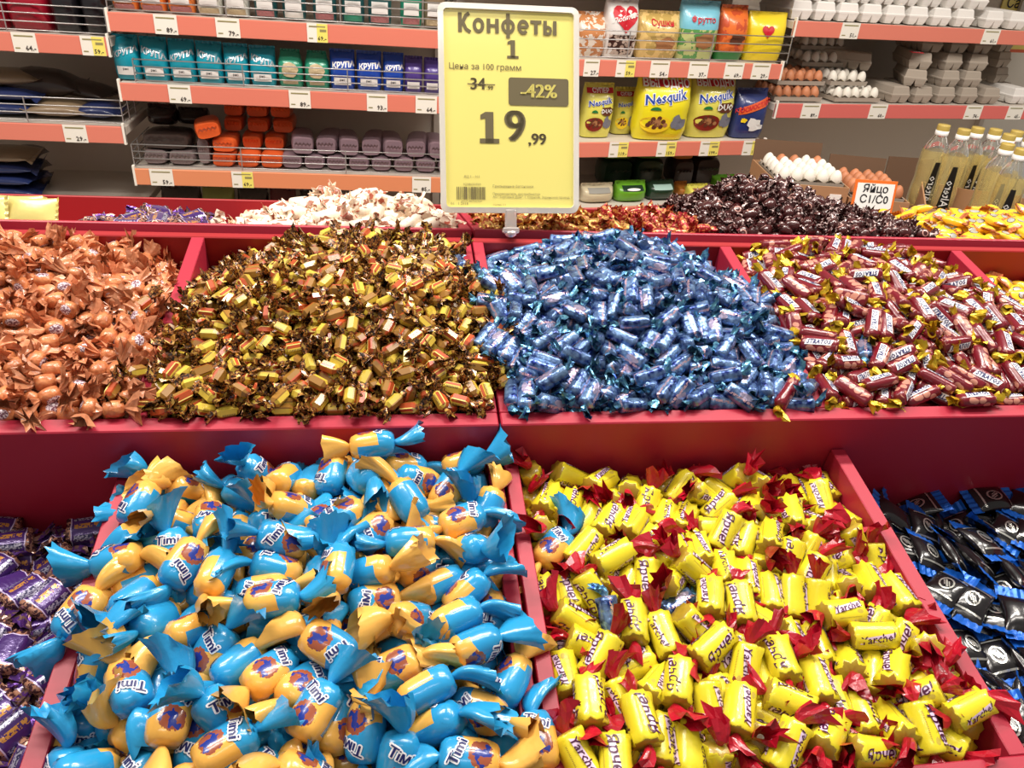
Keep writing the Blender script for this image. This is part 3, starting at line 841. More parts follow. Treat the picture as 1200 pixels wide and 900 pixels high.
by_bin = {}
for c in CANDIES: by_bin.setdefault(c['bin'], []).append(c)
n_single = 0
for key, cs in by_bin.items():
    own = cs[0]['bin']
    shown = sorted([c for c in cs if c['vis'] >= (5 if c['r'] < 0.0125 else 9)], key=lambda c: -c['vis'])[:300]
    for c in cs:
        if 'stray' in c and c not in shown: shown.append(c)
    ids = {id(c) for c in shown}
    reg = [c for c in shown if 'stray' not in c]
    n = len(reg); per = max(3, int(round(math.sqrt(n * 1.5))))
    reg.sort(key=lambda c: c['px'][1])
    for r0 in range(0, n, per):
        row = sorted(reg[r0:r0 + per], key=lambda c: c['px'][0])
        for j, c in enumerate(row): c['rc'] = (r0 // per, j)
    for c in shown:
        K = KINDS[c['k']]; parts = K['var'][c['var']]
        if 'stray' in c: lab = c['stray']
        else:
            lk = LOOK.get(c['k'])
            hn = HN.get(c['heap'], 'its heap')
            lab = DESC[c['k']] + (' with ' + lk[0 if c['up'] else 1] if lk and False else (' ' + lk[0 if c['up'] else 1] if lk else '')) + ', %s from left, %s row from back of %s' % (ordn(c['rc'][1]), ordn(c['rc'][0]), hn)
        if K['single']:
            o = link(K['name'], parts[0][1]); o.matrix_world = c['M']
        else:
            o = link(K['name'], None); o.empty_display_size = 0.01; o.matrix_world = c['M']
            for pn, me, _, _ in parts: link(pn, me, o)
        tag(o, lab, K['cat'], 'candies of the ' + c['heap'] if 'stray' not in c else None)
        n_single += 1
    # everything deeper or too small in view: one joined filling per bin, lying on a bed
    rest = [c for c in cs if id(c) not in ids]
    V = []; F = []; MI = []; SM = []; LOC = []; mats = []; base = 0
    for c in rest:
        for pn, me, mb, ms in KINDS[c['k']]['var'][c['var']]:
            if pn == 'lettering': continue
            mi = []
            for m_ in ms:
                if m_ not in mats: mats.append(m_)
                mi.append(mats.index(m_))
            a = np.array(mb.v); Mx = np.array(c['M'])
            V.append(a @ Mx[:3, :3].T + Mx[:3, 3]); LOC.append(a)
            F += [tuple(x + base for x in f) for f in mb.f]; MI += [mi[x] for x in mb.m]; SM += mb.s; base += len(a)
    bins = {id(BINS_A1): (BINS_A1, FR_A), id(BINS_A2): (BINS_A2, FR_A), id(BINS_C): (BINS_C, FR_C)}[key[0]]
    b = bins[0][key[1]]; FR = bins[1]; r = KINDS[b[0]]['r']
    g = MB()
    def bed(i, j):
        s, t = i / 12, j / 12
        return tuple(FR @ Vector((b[2] + (b[3] - b[2]) * s, b[4] + (b[5] - b[4]) * t, b[6] + float(b[7](s * 2 - 1, t)) - 3.9 * r)))
    g.grid(bed, 12, 12)
    V.append(np.array(g.v)); LOC.append(np.array(g.v)); F += [tuple(x + base for x in f) for f in g.f]
    bm_ = KINDS[b[0]]['var'][0][-1][3][-1] if b[0] != 'bear' else MATS['bear_tail_blue']
    if b[0] in ('yellow', 'brown', 'orange', 'maroon'): bm_ = MATS[{'yellow': 'red_tail', 'brown': 'brown_tail', 'orange': 'orange_tail', 'maroon': 'maroon_wrap'}[b[0]]]
    if b[0] == 'black': bm_ = MATS['black_wrap']
    if bm_ not in mats: mats.append(bm_)
    MI += [mats.index(bm_)] * len(g.f); SM += g.s
    me = bpy.data.meshes.new('candy_filling')
    V = np.concatenate(V); me.from_pydata(V.tolist(), [], F)
    me.polygons.foreach_set('material_index', MI); me.polygons.foreach_set('use_smooth', SM)
    for m_ in mats: me.materials.append(m_)
    at_ = me.attributes.new('loc', 'FLOAT_VECTOR', 'POINT'); at_.data.foreach_set('vector', np.concatenate(LOC).astype(np.float32).ravel())
    me.update()
    o = link('candy_filling', me)
    tag(o, 'deeper layer of wrapped candies underneath the ' + b[1], 'candy', None, 'stuff')
print('individual candies', n_single, {cs[0]['heap']: (len(cs), sum(1 for c in cs if c['vis'] >= 5)) for cs in by_bin.values()})
for s_ in [b for bb in (BINS_A1, BINS_A2, BINS_C) for b in bb][:0]: pass

# ------------------------------------------------------------------ sign on the ridge
sg = empty('price_sign')
tag(sg, 'yellow candy price sign in a clear frame, standing on the red ridge', 'sign')
b0 = Vector((0.187, 1.183, 1.148)); lean = math.radians(24.5)
sg.matrix_world = Matrix.Translation(b0) @ Matrix.Rotation(math.radians(-1.0), 4, 'Y') @ Matrix.Rotation(-lean, 4, 'X')
SW, SH = 0.2165, 0.309
m_fr = mat('frosted_acrylic', (236, 232, 222), rough=0.12, coat=0.5, trans=0.25)
m_pap = mat('yellow_paper', (232, 220, 122), rough=0.42, coat=0.25)
m_ink = mat('grey_brown_ink', (104, 94, 66), rough=0.5)
m_fine = mat('faint_ink', (150, 140, 92), rough=0.5)


def rrect(w, h, r, y, cx=0, cz=0, n=5):
    out = []
    for k, (sx, sz) in enumerate(((1, 1), (-1, 1), (-1, -1), (1, -1))):
        for i in range(n + 1):
            a = math.pi / 2 * (k + i / n)
            out.append((cx + sx * (w / 2 - r) + r * math.cos(a), y, cz + sz * (h / 2 - r) + r * math.sin(a)))
    return out


fm = MB(); o_ = rrect(SW, SH, 0.012, -0.002, 0, SH / 2); i_ = rrect(SW - 0.017, SH - 0.017, 0.006, -0.0035, 0, SH / 2); ob = rrect(SW, SH, 0.012, 0.004, 0, SH / 2)
i2 = rrect(SW - 0.018, SH - 0.018, 0.006, 0.0005, 0, SH / 2)
rg_ = [ob, o_, i_, i2]
fm.grid(lambda i, j: rg_[i][j], 3, len(o_), 0, False, True); fm.add(ob, [tuple(range(len(ob)))], 0)
fm.obj('frame', m_fr, sg)
MB().add(rrect(SW - 0.017, SH - 0.017, 0.006, 0.0, 0, SH / 2), [tuple(range(24))[::-1]]).obj('paper', m_pap, sg)
tx = MB(); F_ = lambda cx, cz: (lambda x, y: (cx + x, -0.0006, cz + y))
ZP = lambda py: SH * (249 - py) / 243.0
XP = lambda px: (px - 600) / 163.5 * SW
ST = [0.0]


def stroke(pts, t):
    ST[0] += 0.00003; y = -0.0006 - ST[0]; n = len(pts); L_ = []
    for i, (x, z) in enumerate(pts):
        ax, az = pts[max(i - 1, 0)]; bx, bz = pts[min(i + 1, n - 1)]; d = math.hypot(bx - ax, bz - az) or 1
        nx, nz = -(bz - az) / d * t / 2, (bx - ax) / d * t / 2; L_.append(((x + nx, y, z + nz), (x - nx, y, z - nz)))
    tx.grid(lambda i, j: L_[i][j], n - 1, 1, 0, False)


def arc(cx, cz, rx, rz, a0, a1, t, n=20): stroke([(cx + rx * math.cos(math.radians(a0 + (a1 - a0) * k / n)), cz + rz * math.sin(math.radians(a0 + (a1 - a0) * k / n))) for k in range(n + 1)], t)


def heavy_word(cx, zb, s):
    """the heading in heavy upright strokes; s = cap height, letters K o н ф е т ы"""
    t = s * 0.2; x = s * 0.74; X = cx
    stroke([(X + t / 2, zb), (X + t / 2, zb + s)], t); stroke([(X + t, zb + s * .42), (X + s * .42, zb + s * .86), (X + s * .60, zb + s * .985)], t * .95); stroke([(X + t * 1.2, zb + s * .52), (X + s * .42, zb + s * .16), (X + s * .66, zb + s * .01)], t * .95); X += s * .80
    arc(X + x * .40, zb + x * .5, x * .40 - t * .35, x * .5 - t * .35, 0, 360, t * .92); X += s * .74
    for q in (0, x * .62): stroke([(X + t / 2 + q, zb), (X + t / 2 + q, zb + x)], t)
    stroke([(X + t, zb + x * .52), (X + x * .62, zb + x * .52)], t * .8); X += s * .78
    arc(X + x * .52, zb + x * .5, x * .50 - t * .4, x * .5 - t * .35, 0, 360, t * .88); stroke([(X + x * .52, zb - s * .24), (X + x * .52, zb + s * 1.04)], t); X += s * .90
    arc(X + x * .42, zb + x * .5, x * .41 - t * .35, x * .5 - t * .35, 0, 318, t * .9); stroke([(X + t * .5, zb + x * .5), (X + x * .78, zb + x * .5)], t * .7); X += s * .70
    stroke([(X, zb + x - t * .42), (X + x * .84, zb + x - t * .42)], t * .84); stroke([(X + x * .42, zb), (X + x * .42, zb + x - t * .4)], t); X += s * .72
    stroke([(X + t / 2, zb), (X + t / 2, zb + x)], t); stroke([(X + t * .5, zb + x * .56), (X + x * .40, zb + x * .56), (X + x * .52, zb + x * .48), (X + x * .56, zb + x * .30), (X + x * .52, zb + x * .14), (X + x * .40, zb + t * .35), (X + t * .5, zb + t * .35)], t * .74); stroke([(X + x * .86, zb), (X + x * .86, zb + x)], t)


heavy_word(XP(541.5), ZP(38.8), 0.0280)
tx.txt('Цена за 100 грамм', 0.0125, F_(XP(572), ZP(78)), 0, 0.0, res=2)
tx.txt('34', 0.024, F_(XP(563), ZP(98)), 0, 0.0, res=3, fat=0.03); tx.txt('.99', 0.0085, F_(XP(577), ZP(102)), 0, 0.0, res=2, fat=0.03)
tx.add([(XP(551), -0.0009, ZP(97.2)), (XP(583), -0.0009, ZP(97.6)), (XP(583), -0.0009, ZP(98.8)), (XP(551), -0.0009, ZP(98.4))], [(0, 1, 2, 3)])


def one_digit(cx, cz, h, w, t):
    """a 1 with a flag and a foot, like the sign's heavy figures"""
    z0, z1 = cz - h / 2, cz + h / 2; y = -0.0006
    for q in ([(-w / 2, z0), (w / 2, z0), (w / 2, z0 + t * .55), (-w / 2, z0 + t * .55)], [(-t / 2, z0), (t / 2, z0), (t / 2, z1), (-t / 2, z1)], [(-w * .46, z1 - h * .24), (-t / 2 + .0001, z1 - h * .2), (-t / 2 + .0001, z1), (-w * .46, z1 - h * .1)]):
        tx.add([(cx + a, y, b) for a, b in q], [(0, 1, 2, 3)])


one_digit(XP(604), ZP(56.5), 0.0265, 0.0175, 0.0068)
one_digit(XP(576), ZP(148), 0.0465, 0.030, 0.0125)
tx.txt('9', 0.066, F_(XP(606), ZP(147.5)), 0, 0.0, res=5, fat=0.04); tx.txt(',99', 0.0235, F_(XP(632), ZP(161)), 0, 0.0, res=3, fat=0.035)
tx.obj('lettering', m_ink, sg)
bd = MB(); bd.add(rrect(0.0935, 0.041, 0.004, -0.0006, XP(634), ZP(105)), [tuple(range(24))[::-1]])
bo = bd.obj('discount_badge', m_ink, sg)
MB().txt('-42%', 0.0285, lambda x, y: (XP(634) + x, -0.0014, ZP(105) + y), 0, 0.0, res=3, fat=0.03).obj('badge_lettering', m_pap, bo)
bc = MB(); rb = random.Random(5); x = XP(537)
while x < XP(570):
    w_ = rb.choice((0.0006, 0.0006, 0.0012, 0.0018)); bc.add([(x, -0.0006, ZP(233)), (x + w_, -0.0006, ZP(233)), (x + w_, -0.0006, ZP(218)), (x, -0.0006, ZP(218))], [(0, 1, 2, 3)]); x += w_ + rb.choice((0.0006, 0.001, 0.0014))
bc.obj('barcode', m_ink, sg)
ft = MB()
for s_, h_, X_, Z_ in (('АЦ 1 - 001', 0.0055, 555, 206), ('0208090900', 0.0055, 555, 215), ('2017180900920', 0.005, 554, 235), ('06 . 1 2018', 0.006, 540, 238), ('Грильяжные батончики', 0.0068, 597, 217), ('Производитель, дистрибьютор:', 0.006, 597, 226), ('АО "Торговый Дом", г. Саратов, Зоринский проезд, 1', 0.006, 617, 229.8), ('страна 111', 0.005, 588, 239)):
    ft.txt(s_, h_ * (0.82 if X_ > 580 else 1), F_(XP(X_ if X_ < 580 else 579), ZP(Z_)), 0, 0.0, 'CENTER' if X_ < 580 else 'LEFT', res=1)
ft.obj('small_print', m_fine, sg)
clr = mat('clear_plastic', (235, 228, 224), rough=0.12, trans=0.65, coat=0.3)
st = MB(); st.box(-0.009, 0.009, -0.004, 0.006, -0.024, 0.006, 0, 0.002); st.box(-0.013, 0.013, -0.006, 0.008, -0.031, -0.022, 0, 0.002)
st.lathe([(0.004, -0.037), (0.009, -0.034), (0.009, -0.028), (0.0, -0.028)], 12, 0, (0, 0, 0)); st.obj('stand', clr, sg)

# ------------------------------------------------------------------ supermarket shelving
m_rail = mat('salmon_price_rail', (224, 128, 108), rough=0.28, coat=0.3)
m_rail2 = mat('orange_price_rail', (226, 142, 100), rough=0.28, coat=0.3)
m_rail3 = mat('coral_price_rail', (220, 108, 100), rough=0.28, coat=0.3)
m_shelf = mat('cream_shelf_steel', (206, 196, 184), rough=0.45)
m_back = mat('shelf_back_steel', (212, 200, 186), rough=0.6)
m_wire = mat('chrome_wire', (188, 186, 184), rough=0.3, metal=0.7)
m_tagw = mat('price_card_white', (238, 232, 220), rough=0.5)
m_tagy = mat('price_card_yellow', (240, 224, 110), rough=0.5)
m_tink = mat('price_ink', (70, 62, 58), rough=0.5)


class Unit:
    def __init__(s, label, X0, Y0, yaw, x0, x1, depth=0.48):
        s.M = Matrix.Translation((X0, Y0, 0)) @ Matrix.Rotation(math.radians(yaw), 4, 'Z'); s.I = s.M.inverted()
        s.x0, s.x1, s.depth = x0, x1, depth
        s.r = empty('shelving_unit', M=s.M); tag(s.r, label, 'shelving')
        MB().box(x0, x1, depth, depth + 0.02, 0.02, 2.2).obj('back_panel', m_back, s.r)
        MB().box(x0, x1, 0.02, depth, 0.0, 0.14).obj('plinth', m_shelf, s.r)
        for x in (x0, x1 - 0.03): MB().box(x, x + 0.03, depth - 0.03, depth, 0.0, 2.2).obj('upright', m_shelf, s.r)
    def loc(s, px, py, d=0.0):
        ro = s.I @ CAM_POS; rd = s.I.to_3x3() @ (M3 @ Vector(((px - 600) / FOCAL, -(py - 450) / FOCAL, -1)))
        return ro + rd * ((d - ro.y) / rd.y)
    def shelf(s, z, x0=None, x1=None, rail=None, tags=(), basket=None, rz=0.058, ext=0.0):
        x0 = s.x0 if x0 is None else x0; x1 = s.x1 if x1 is None else x1
        sh = MB().box(x0, x1, 0.0 - ext, s.depth - 0.018, z - 0.032, z - 0.003, 0, 0.002).obj('shelf', m_shelf, s.r)
        rl = MB(); rl.box(x0, x1, -0.014 - ext, -0.002 - ext, z - rz, z, 0, 0.002); rl.obj('price_rail', rail or m_rail, sh)
        e = MB(); e.box(x0, x0 + 0.008, -0.017 - ext, -0.001 - ext, z - rz - 0.003, z + 0.012, 0, 0.001); e.box(x1 - 0.008, x1, -0.017 - ext, -0.001 - ext, z - rz - 0.003, z + 0.012, 0, 0.001); e.obj('rail_end', m_tagw, sh)
        for px0, px1, py, t_, yel in tags:
            a = s.loc(px0, py, -0.015).x; b = s.loc(px1, py, -0.015).x
            mb = MB(); c = (a + b) / 2; w = b - a; zt = z + 0.002; zb_ = z - rz + 0.0
            mb.box(a, b, -0.0165 - ext, -0.0145 - ext, zb_, zt)
            if yel: mb.add([(c - w * 0.02, -0.0172 - ext, zb_ + 0.001), (b, -0.0172 - ext, zb_ + 0.001), (b, -0.0172 - ext, zt - 0.001), (c - w * 0.02, -0.0172 - ext, zt - 0.001)], [(0, 1, 2, 3)], 1)
            mb.txt(t_ + '.-', 0.021 if not yel else 0.019, lambda x, y: (c + w * 0.22 + x, -0.018 - ext, zb_ + 0.013 + y), 2, 0.02)
            mb.add([(a + w * .1, -0.0175 - ext, zt - 0.012), (b - w * .1, -0.0175 - ext, zt - 0.012), (b - w * .1, -0.0175 - ext, zt - 0.008), (a + w * .1, -0.0175 - ext, zt - 0.008)], [(0, 1, 2, 3)], 3)
            mb.add([(a + w * .08, -0.0175 - ext, zb_ + 0.011), (a + w * .28, -0.0175 - ext, zb_ + 0.011), (a + w * .28, -0.0175 - ext, zb_ + 0.0145), (a + w * .08, -0.0175 - ext, zb_ + 0.0145)], [(0, 1, 2, 3)], 3)
            if yel: mb.add([(c + w * .12, -0.0178 - ext, zt - 0.026), (b - w * .06, -0.0178 - ext, zt - 0.026), (b - w * .06, -0.0178 - ext, zt - 0.018), (c + w * .12, -0.0178 - ext, zt - 0.018)], [(0, 1, 2, 3)], 3)
            mb.obj('price_card', [m_tagw, m_tagy, m_tink, m_fine], sh)
        if basket:
            bx0, bx1, bh, nh = basket; w = MB(); y = 0.006 - ext
            for k in range(nh):
                zz = z + 0.008 + (bh - 0.008) * k / (nh - 1)
                w.tube([(bx0, y + 0.25, zz), (bx0, y, zz), (bx1, y, zz), (bx1, y + 0.25, zz)], 0.0022, 5)
            n = max(2, int((bx1 - bx0) / 0.30))
            for k in range(n + 1):
                xx = bx0 + (bx1 - bx0) * k / n; w.tube([(xx, y, z + 0.001), (xx, y, z + bh)], 0.0024, 5)
            for k in (1, 2):
                for xx in (bx0, bx1): w.tube([(xx, y + 0.08 * k, z + 0.001), (xx, y + 0.08 * k, z + bh)], 0.0022, 5)
            w.obj('wire_basket', m_wire, sh)
        return sh


def stand_bag(name, U, px0, px1, pyt, z0, d0, dep, mats_, label, cat, group=None, deco=None, seed=0, rot=0.0, seal=True, py=None, neck=0.0):
    """an upright filled bag standing on a shelf; deco(surface function, width, height) returns extra parts"""
    pyr = py or (pyt + 30)
    a = U.loc(px0, pyr, d0); b = U.loc(px1, pyr, d0); w = b.x - a.x; cx = (a.x + b.x) / 2
    h = U.loc((px0 + px1) / 2, pyt, d0 + dep / 2).z - z0
    rr = random.Random(seed * 13 + 5); ns, nr = 22, 12
    nz = [[rr.uniform(-1, 1) for _ in range(ns)] for _ in range(nr + 1)]
    def dims(t):
        dd = dep * (0.88 + 0.3 * math.sin(min(1, t * 1.5) * math.pi * 0.6)) * ((1 - max(0, (t - 0.55) / 0.45) ** 2.2) if seal else 1) * (0.8 + 0.2 * min(1, t * 8)) if t < 1 else 0.004
        ww = w * (0.93 + 0.07 * min(1, t * 6)) * (1 - neck * max(0, t - 0.7) / 0.3)
        return ww, max(dd, 0.004)
    def p(i, j):
        t = i / nr; ww, dd = dims(t); th = 2 * math.pi * j / ns; c, s = math.cos(th), math.sin(th); k = 1 + 0.02 * nz[i][j]
        return (ww / 2 * k * math.copysign(abs(c) ** 0.62, c), dd / 2 * k * math.copysign(abs(s) ** 0.75, s), h * t + (0.006 * nz[i][j] if i == nr else 0))
    mb = MB(); mb.grid(p, nr, ns, 0, True, True); mb.add([p(0, j) for j in range(ns)], [tuple(range(ns))[::-1]])
    def sf(x, z, off=0.0015):
        t = min(max(z / h, 0), 0.99); ww, dd = dims(t); q = min(abs(x) / (ww / 2), 0.96)
        return (x, -dd / 2 * (1 - q ** (2 / 0.62)) ** (0.375) * 1.02 - off, z)
    root = empty(name, M=U.M @ Matrix.Translation((cx, d0 + dep / 2, z0)) @ Matrix.Rotation(rot, 4, 'Z'))
    tag(root, label, cat, group)
    mb.obj('bag', mats_, root)
    if seal:
        wt = dims(0.98)[0]; sm = MB()
        sm.grid(lambda i, j: (-wt / 2 + wt * j / 12, (0.002 if j % 2 else -0.002), h - 0.004 + 0.012 * i), 1, 12, 0, False)
        sm.obj('top_seal', mats_, root)
    if deco:
        for pn, m_, ms in deco(sf, w, h): m_.obj(pn, ms, root)
    return root


def patch(mb, sf, x0, x1, z0, z1, mi=0, off=0.0018, nx=5, nz_=3):
    return mb.grid(lambda i, j: sf(x0 + (x1 - x0) * i / nx, z0 + (z1 - z0) * j / nz_, off), nx, nz_, mi, True)


def disc(mb, sf, cx, cz, rx, rz, mi=0, off=0.0022, a0=0, a1=2 * math.pi, n=16, wob=0.0, seed=0):
    q = random.Random(seed); pts = [(1 + wob * q.uniform(-1, 1)) for _ in range(n + 1)]
    v = [sf(cx, cz, off)] + [sf(cx + rx * pts[k] * math.cos(a0 + (a1 - a0) * k / n), cz + rz * pts[k] * math.sin(a0 + (a1 - a0) * k / n), off) for k in range(n + 1)]
    return mb.add(v, [(0, k + 1, k + 2) for k in range(n)], mi)


def pm(name, c, rough=0.3, coat=0.4, fn=None, bump=0.35, bscale=35, bdist=0.004, **k): return mat(name, c, rough=rough, coat=coat, bump=bump, bscale=bscale, bdist=bdist, fn=fn, **k)


white = mat('white_print_large', (236, 234, 230), rough=0.4)
inkd = mat('dark_print_large', (30, 30, 34), rough=0.4)
redp = mat('red_print', (190, 24, 40), rough=0.4)
bluep = mat('blue_print', (20, 64, 160), rough=0.4)
greenp = mat('green_print', (36, 120, 60), rough=0.4)
brownp = mat('brown_print', (96, 52, 34), rough=0.4)
tanp = mat('tan_print', (170, 118, 76), rough=0.5)
yelp = mat('yellow_print', (240, 206, 40), rough=0.4)
silv = mat('silver_print', (196, 200, 204), rough=0.3, metal=0.4)

# ---- left end unit
U0 = Unit('left shelving unit with dark bags behind a wire basket', -0.908, 2.99, 0, -1.25, 0.0)
U0.shelf(1.103, tags=[(15, 43, 50, '64', 0), (95, 123, 53, '59', 1)], basket=(-1.24, -0.005, 0.085, 4))
U0.shelf(0.815, tags=[(75, 102, 157, '29', 0)], basket=(-1.24, -0.005, 0.085, 4))
U0.shelf(0.52)
U0.shelf(1.46)
m_redbag = pm('crinkled_red_film', (150, 18, 40)); m_blkbag = pm('crinkled_black_film', (26, 24, 28), bump=0.6); m_navy = pm('navy_film', (34, 44, 84)); m_choc = pm('dark_brown_film', (58, 46, 42)); m_kraft = pm('tan_film', (132, 112, 88))
for i, (a, b, m_, lab) in enumerate(((-42, 4, m_redbag, 'crinkled red bag in the upper basket, cut by the left edge'), (6, 56, m_redbag, 'crinkled red bag in the upper left basket beside black bags'), (58, 92, m_blkbag, 'crinkled black bag in the upper left basket beside the red bags'), (94, 124, m_blkbag, 'crinkled black bag at the right end of the upper left basket'))):
    stand_bag('bagged_snack', U0, a, b, -30, 1.104, 0.02, 0.12, [m_], lab, 'bag', 'bags in the upper left basket', seed=i, py=20)


def lying_pack(name, M, L, W, H, mats_, label, cat, group=None, seed=0, extra=None):
    root = empty(name, M=M); tag(root, label, cat, group)
    mb = pillow(MB(), L, W, H, 0, 12, 18, seed=seed); mb.xf(Matrix.Translation((0, 0, H / 2))); mb.obj('packet', mats_, root)
    for sx in (-1, 1): crimp_strip(MB(), sx * (L / 2 - 0.004), sx * (L / 2 + 0.014), W * 0.98, 0, seed).xf(Matrix.Translation((0, 0, H / 2))).obj('crimped_end', mats_, root)
    if extra: extra(root, H)
    return root


def lie(U, px, z, d, L, W, H, m_, name, label, cat, group=None, rz=0.0, rx=0.0, ry=0.0, seed=0, py=150, extra=None):
    x = U.loc(px, py, d).x
    return lying_pack(name, U.M @ Matrix.Translation((x, d, z)) @ Matrix.Rotation(rz, 4, 'Z') @ Matrix.Rotation(ry, 4, 'Y') @ Matrix.Rotation(rx, 4, 'X'), L, W, H, [m_], label, cat, group, seed, extra)


def front_label(w, h, m_):
    def f(root, H): MB().add([(-w / 2, 0, 0), (w / 2, 0, 0), (w / 2, 0.004, h), (-w / 2, 0.004, h)], [(0, 1, 2, 3)]).xf(Matrix.Translation((0, 0, H * 0.2)))
    return None


PK = 'lying packs on the middle left shelf'
lie(U0, 18, 0.817, 0.14, 0.24, 0.18, 0.045, m_navy, 'food_packet', 'navy packet lying flat at the bottom of the left middle basket', 'packet', PK, 0.05, seed=1)
lie(U0, 20, 0.863, 0.15, 0.24, 0.18, 0.045, m_navy, 'food_packet', 'navy packet on top of another navy one in the left middle basket', 'packet', PK, -0.1, seed=2)
lie(U0, 22, 0.909, 0.16, 0.22, 0.16, 0.05, m_kraft, 'food_packet', 'tan and dark packet topping the far left pile', 'packet', PK, 0.15, seed=3)
lie(U0, 78, 0.817, 0.13, 0.20, 0.16, 0.05, m_kraft, 'food_packet', 'tan-striped packet low in the middle of the left middle basket', 'packet', PK, 0.02, seed=4)
lie(U0, 122, 0.817, 0.12, 0.14, 0.14, 0.05, m_navy, 'food_packet', 'small navy packet at the right end of the left middle basket', 'packet', PK, -0.05, seed=5)
lie(U0, 62, 0.868, 0.20, 0.24, 0.18, 0.09, m_choc, 'food_packet', 'plump dark brown bag heaped highest on the left middle shelf', 'packet', PK, 0.1, ry=0.1, seed=6)
lie(U0, 104, 0.868, 0.22, 0.20, 0.16, 0.05, m_choc, 'food_packet', 'dark brown packet sloping down right of the plump brown bag', 'packet', PK, -0.1, ry=0.15, seed=7)
for k in range(4):
    lie(U0, 10 + k, 0.522 + k * 0.042, 0.14, 0.22, 0.17, 0.041, (m_navy, m_navy, m_navy, m_kraft)[k], 'grain_packet', ('bottom', 'second', 'third', 'tan top')[k] + ' packet of the pile on the lower left shelf', 'packet', 'piled packets on the lower left shelf', (0.04, -0.05, 0.06, -0.02)[k], seed=20 + k, py=215)
for k in range(3):
    lie(U0, 40, 0.522 + k * 0.05, 0.24, 0.10, 0.15, 0.045, m_choc, 'grain_packet', ('lowest', 'middle', 'topmost')[k] + ' dark packet end poking out behind the lower left pile', 'packet', 'piled packets on the lower left shelf', 0.2, seed=30 + k, py=215)

# ---- main left unit
U1 = Unit('middle shelving unit with teal and blue cereal bags', -0.905, 2.99, 0, 0.0, 1.125)
U1.shelf(1.181, tags=[(181, 208, 30, '89', 0), (253, 281, 32, '79', 0), (360, 384, 40, '69', 1)], basket=(0.004, 1.12, 0.085, 4), rail=m_rail)
U1.shelf(0.962, tags=[(198, 224, 112, '69', 0), (339, 364, 118, '89', 0), (430, 454, 122, '93', 0), (487, 512, 124, '64', 0)], basket=(0.055, 1.12, 0.075, 4))
U1.shelf(0.670, tags=[(176, 203, 208, '59', 0), (272, 297, 212, '69', 1), (483, 505, 216, '85', 0)], basket=(0.004, 1.12, 0.082, 4), rail=m_rail2)
U1.shelf(0.40); U1.shelf(1.50)


def label_low(sf, w, h, txt_='', col=white, tcol=inkd):
    m_ = MB(); patch(m_, sf, -w * 0.34, w * 0.34, h * 0.13, h * 0.34, 0)
    m_.txt(txt_, 0.011, lambda x, y: sf(x, y + h * 0.28, 0.0026), 1, 0.01)
    return [('label', m_, [col, tcol])]


def krupa(col, wave=0.0):
    def f(sf, w, h):
        m_ = MB(); m_.txt('КРУПА', 0.028 * w / 0.095, lambda x, y: sf(x + 0.004, y + h * 0.68 + 0.3 * x * wave, 0.0022), 0, 0.03, xs=0.9)
        return label_low(sf, w, h, 'рис') + [('lettering', m_, [white if col else silv])]
    return f


m_teal = pm('teal_film', (18, 148, 170)); m_blue = pm('royal_blue_film', (28, 70, 168)); m_pur = pm('violet_film', (78, 58, 132))
m_grn = pm('green_film', (40, 140, 110)); m_beige = pm('beige_grain_window', (196, 176, 140), bump=0.7, bscale=160, bdist=0.003)
m_tbw = pm('top_shelf_white', (206, 206, 196)); m_tor = pm('orange_film', (224, 122, 52)); m_dkt = pm('dark_teal_film', (36, 82, 84)); m_pink = pm('pink_grain', (176, 110, 112), bump=0.7, bscale=160)
X = [133, 165, 198, 230, 262, 292, 324]
for i in range(6):
    stand_bag('cereal_bag', U1, X[i] + 0.5, X[i + 1] - 1 if i < 5 else 323, 43 + i * 2.6, 0.964, 0.03, 0.075, [m_teal], ordn(i).capitalize() + ' teal cereal bag from the left on the second shelf' if False else ordn(i) + ' teal cereal bag from the left on the middle unit', 'bag', 'cereal bags on the second shelf', krupa(0, (-1) ** i), seed=i + 40, py=85 + i)


def window(sf, w, h):
    m_ = MB(); disc(m_, sf, 0, h * 0.52, w * 0.32, h * 0.22, 0, 0.0016, wob=0.1)
    l_ = MB(); patch(l_, sf, -w * 0.3, w * 0.3, h * 0.1, h * 0.22, 0)
    return [('window', m_, [m_beige]), ('label', l_, [m_beige])]


for i, (a, b) in enumerate(((326, 355), (357, 386))):
    stand_bag('cereal_bag', U1, a, b, 60 + 2 * i, 0.964, 0.03, 0.075, [m_grn], ('green cereal bag with beige window, beside the last teal bag', 'green cereal bag with beige window, beside the first blue bag')[i], 'bag', 'cereal bags on the second shelf', window, seed=50 + i, py=95, neck=0.25)
for i, (a, b) in enumerate(((387, 416), (418, 447), (449, 473))):
    stand_bag('cereal_bag', U1, a, b, 60 + 2 * i, 0.964, 0.03, 0.075, [m_blue], ordn(i) + ' royal blue cereal bag from the left on the second shelf', 'bag', 'cereal bags on the second shelf', krupa(1, 0.3), seed=54 + i, py=98)
for i, (a, b) in enumerate(((474, 495), (497, 516), (518, 536))):
    stand_bag('cereal_bag', U1, a, b, 68 + 2 * i, 0.964, 0.03, 0.07, [m_pur], ('violet cereal bag beside the blue bags', 'violet cereal bag between two other violet ones', 'violet cereal bag half hidden by the price sign')[i], 'bag', 'cereal bags on the second shelf', lambda sf, w, h: label_low(sf, w, h), seed=58 + i, py=100)


def bottom_band(m1):
    def f(sf, w, h):
        m_ = MB(); patch(m_, sf, -w * 0.38, w * 0.38, h * 0.04, h * 0.16); c_ = MB(); patch(c_, sf, -w * 0.34, w * 0.34, h * 0.2, h * 0.42)
        return [('lower_band', m_, [m1]), ('label', c_, [white])]
    return f


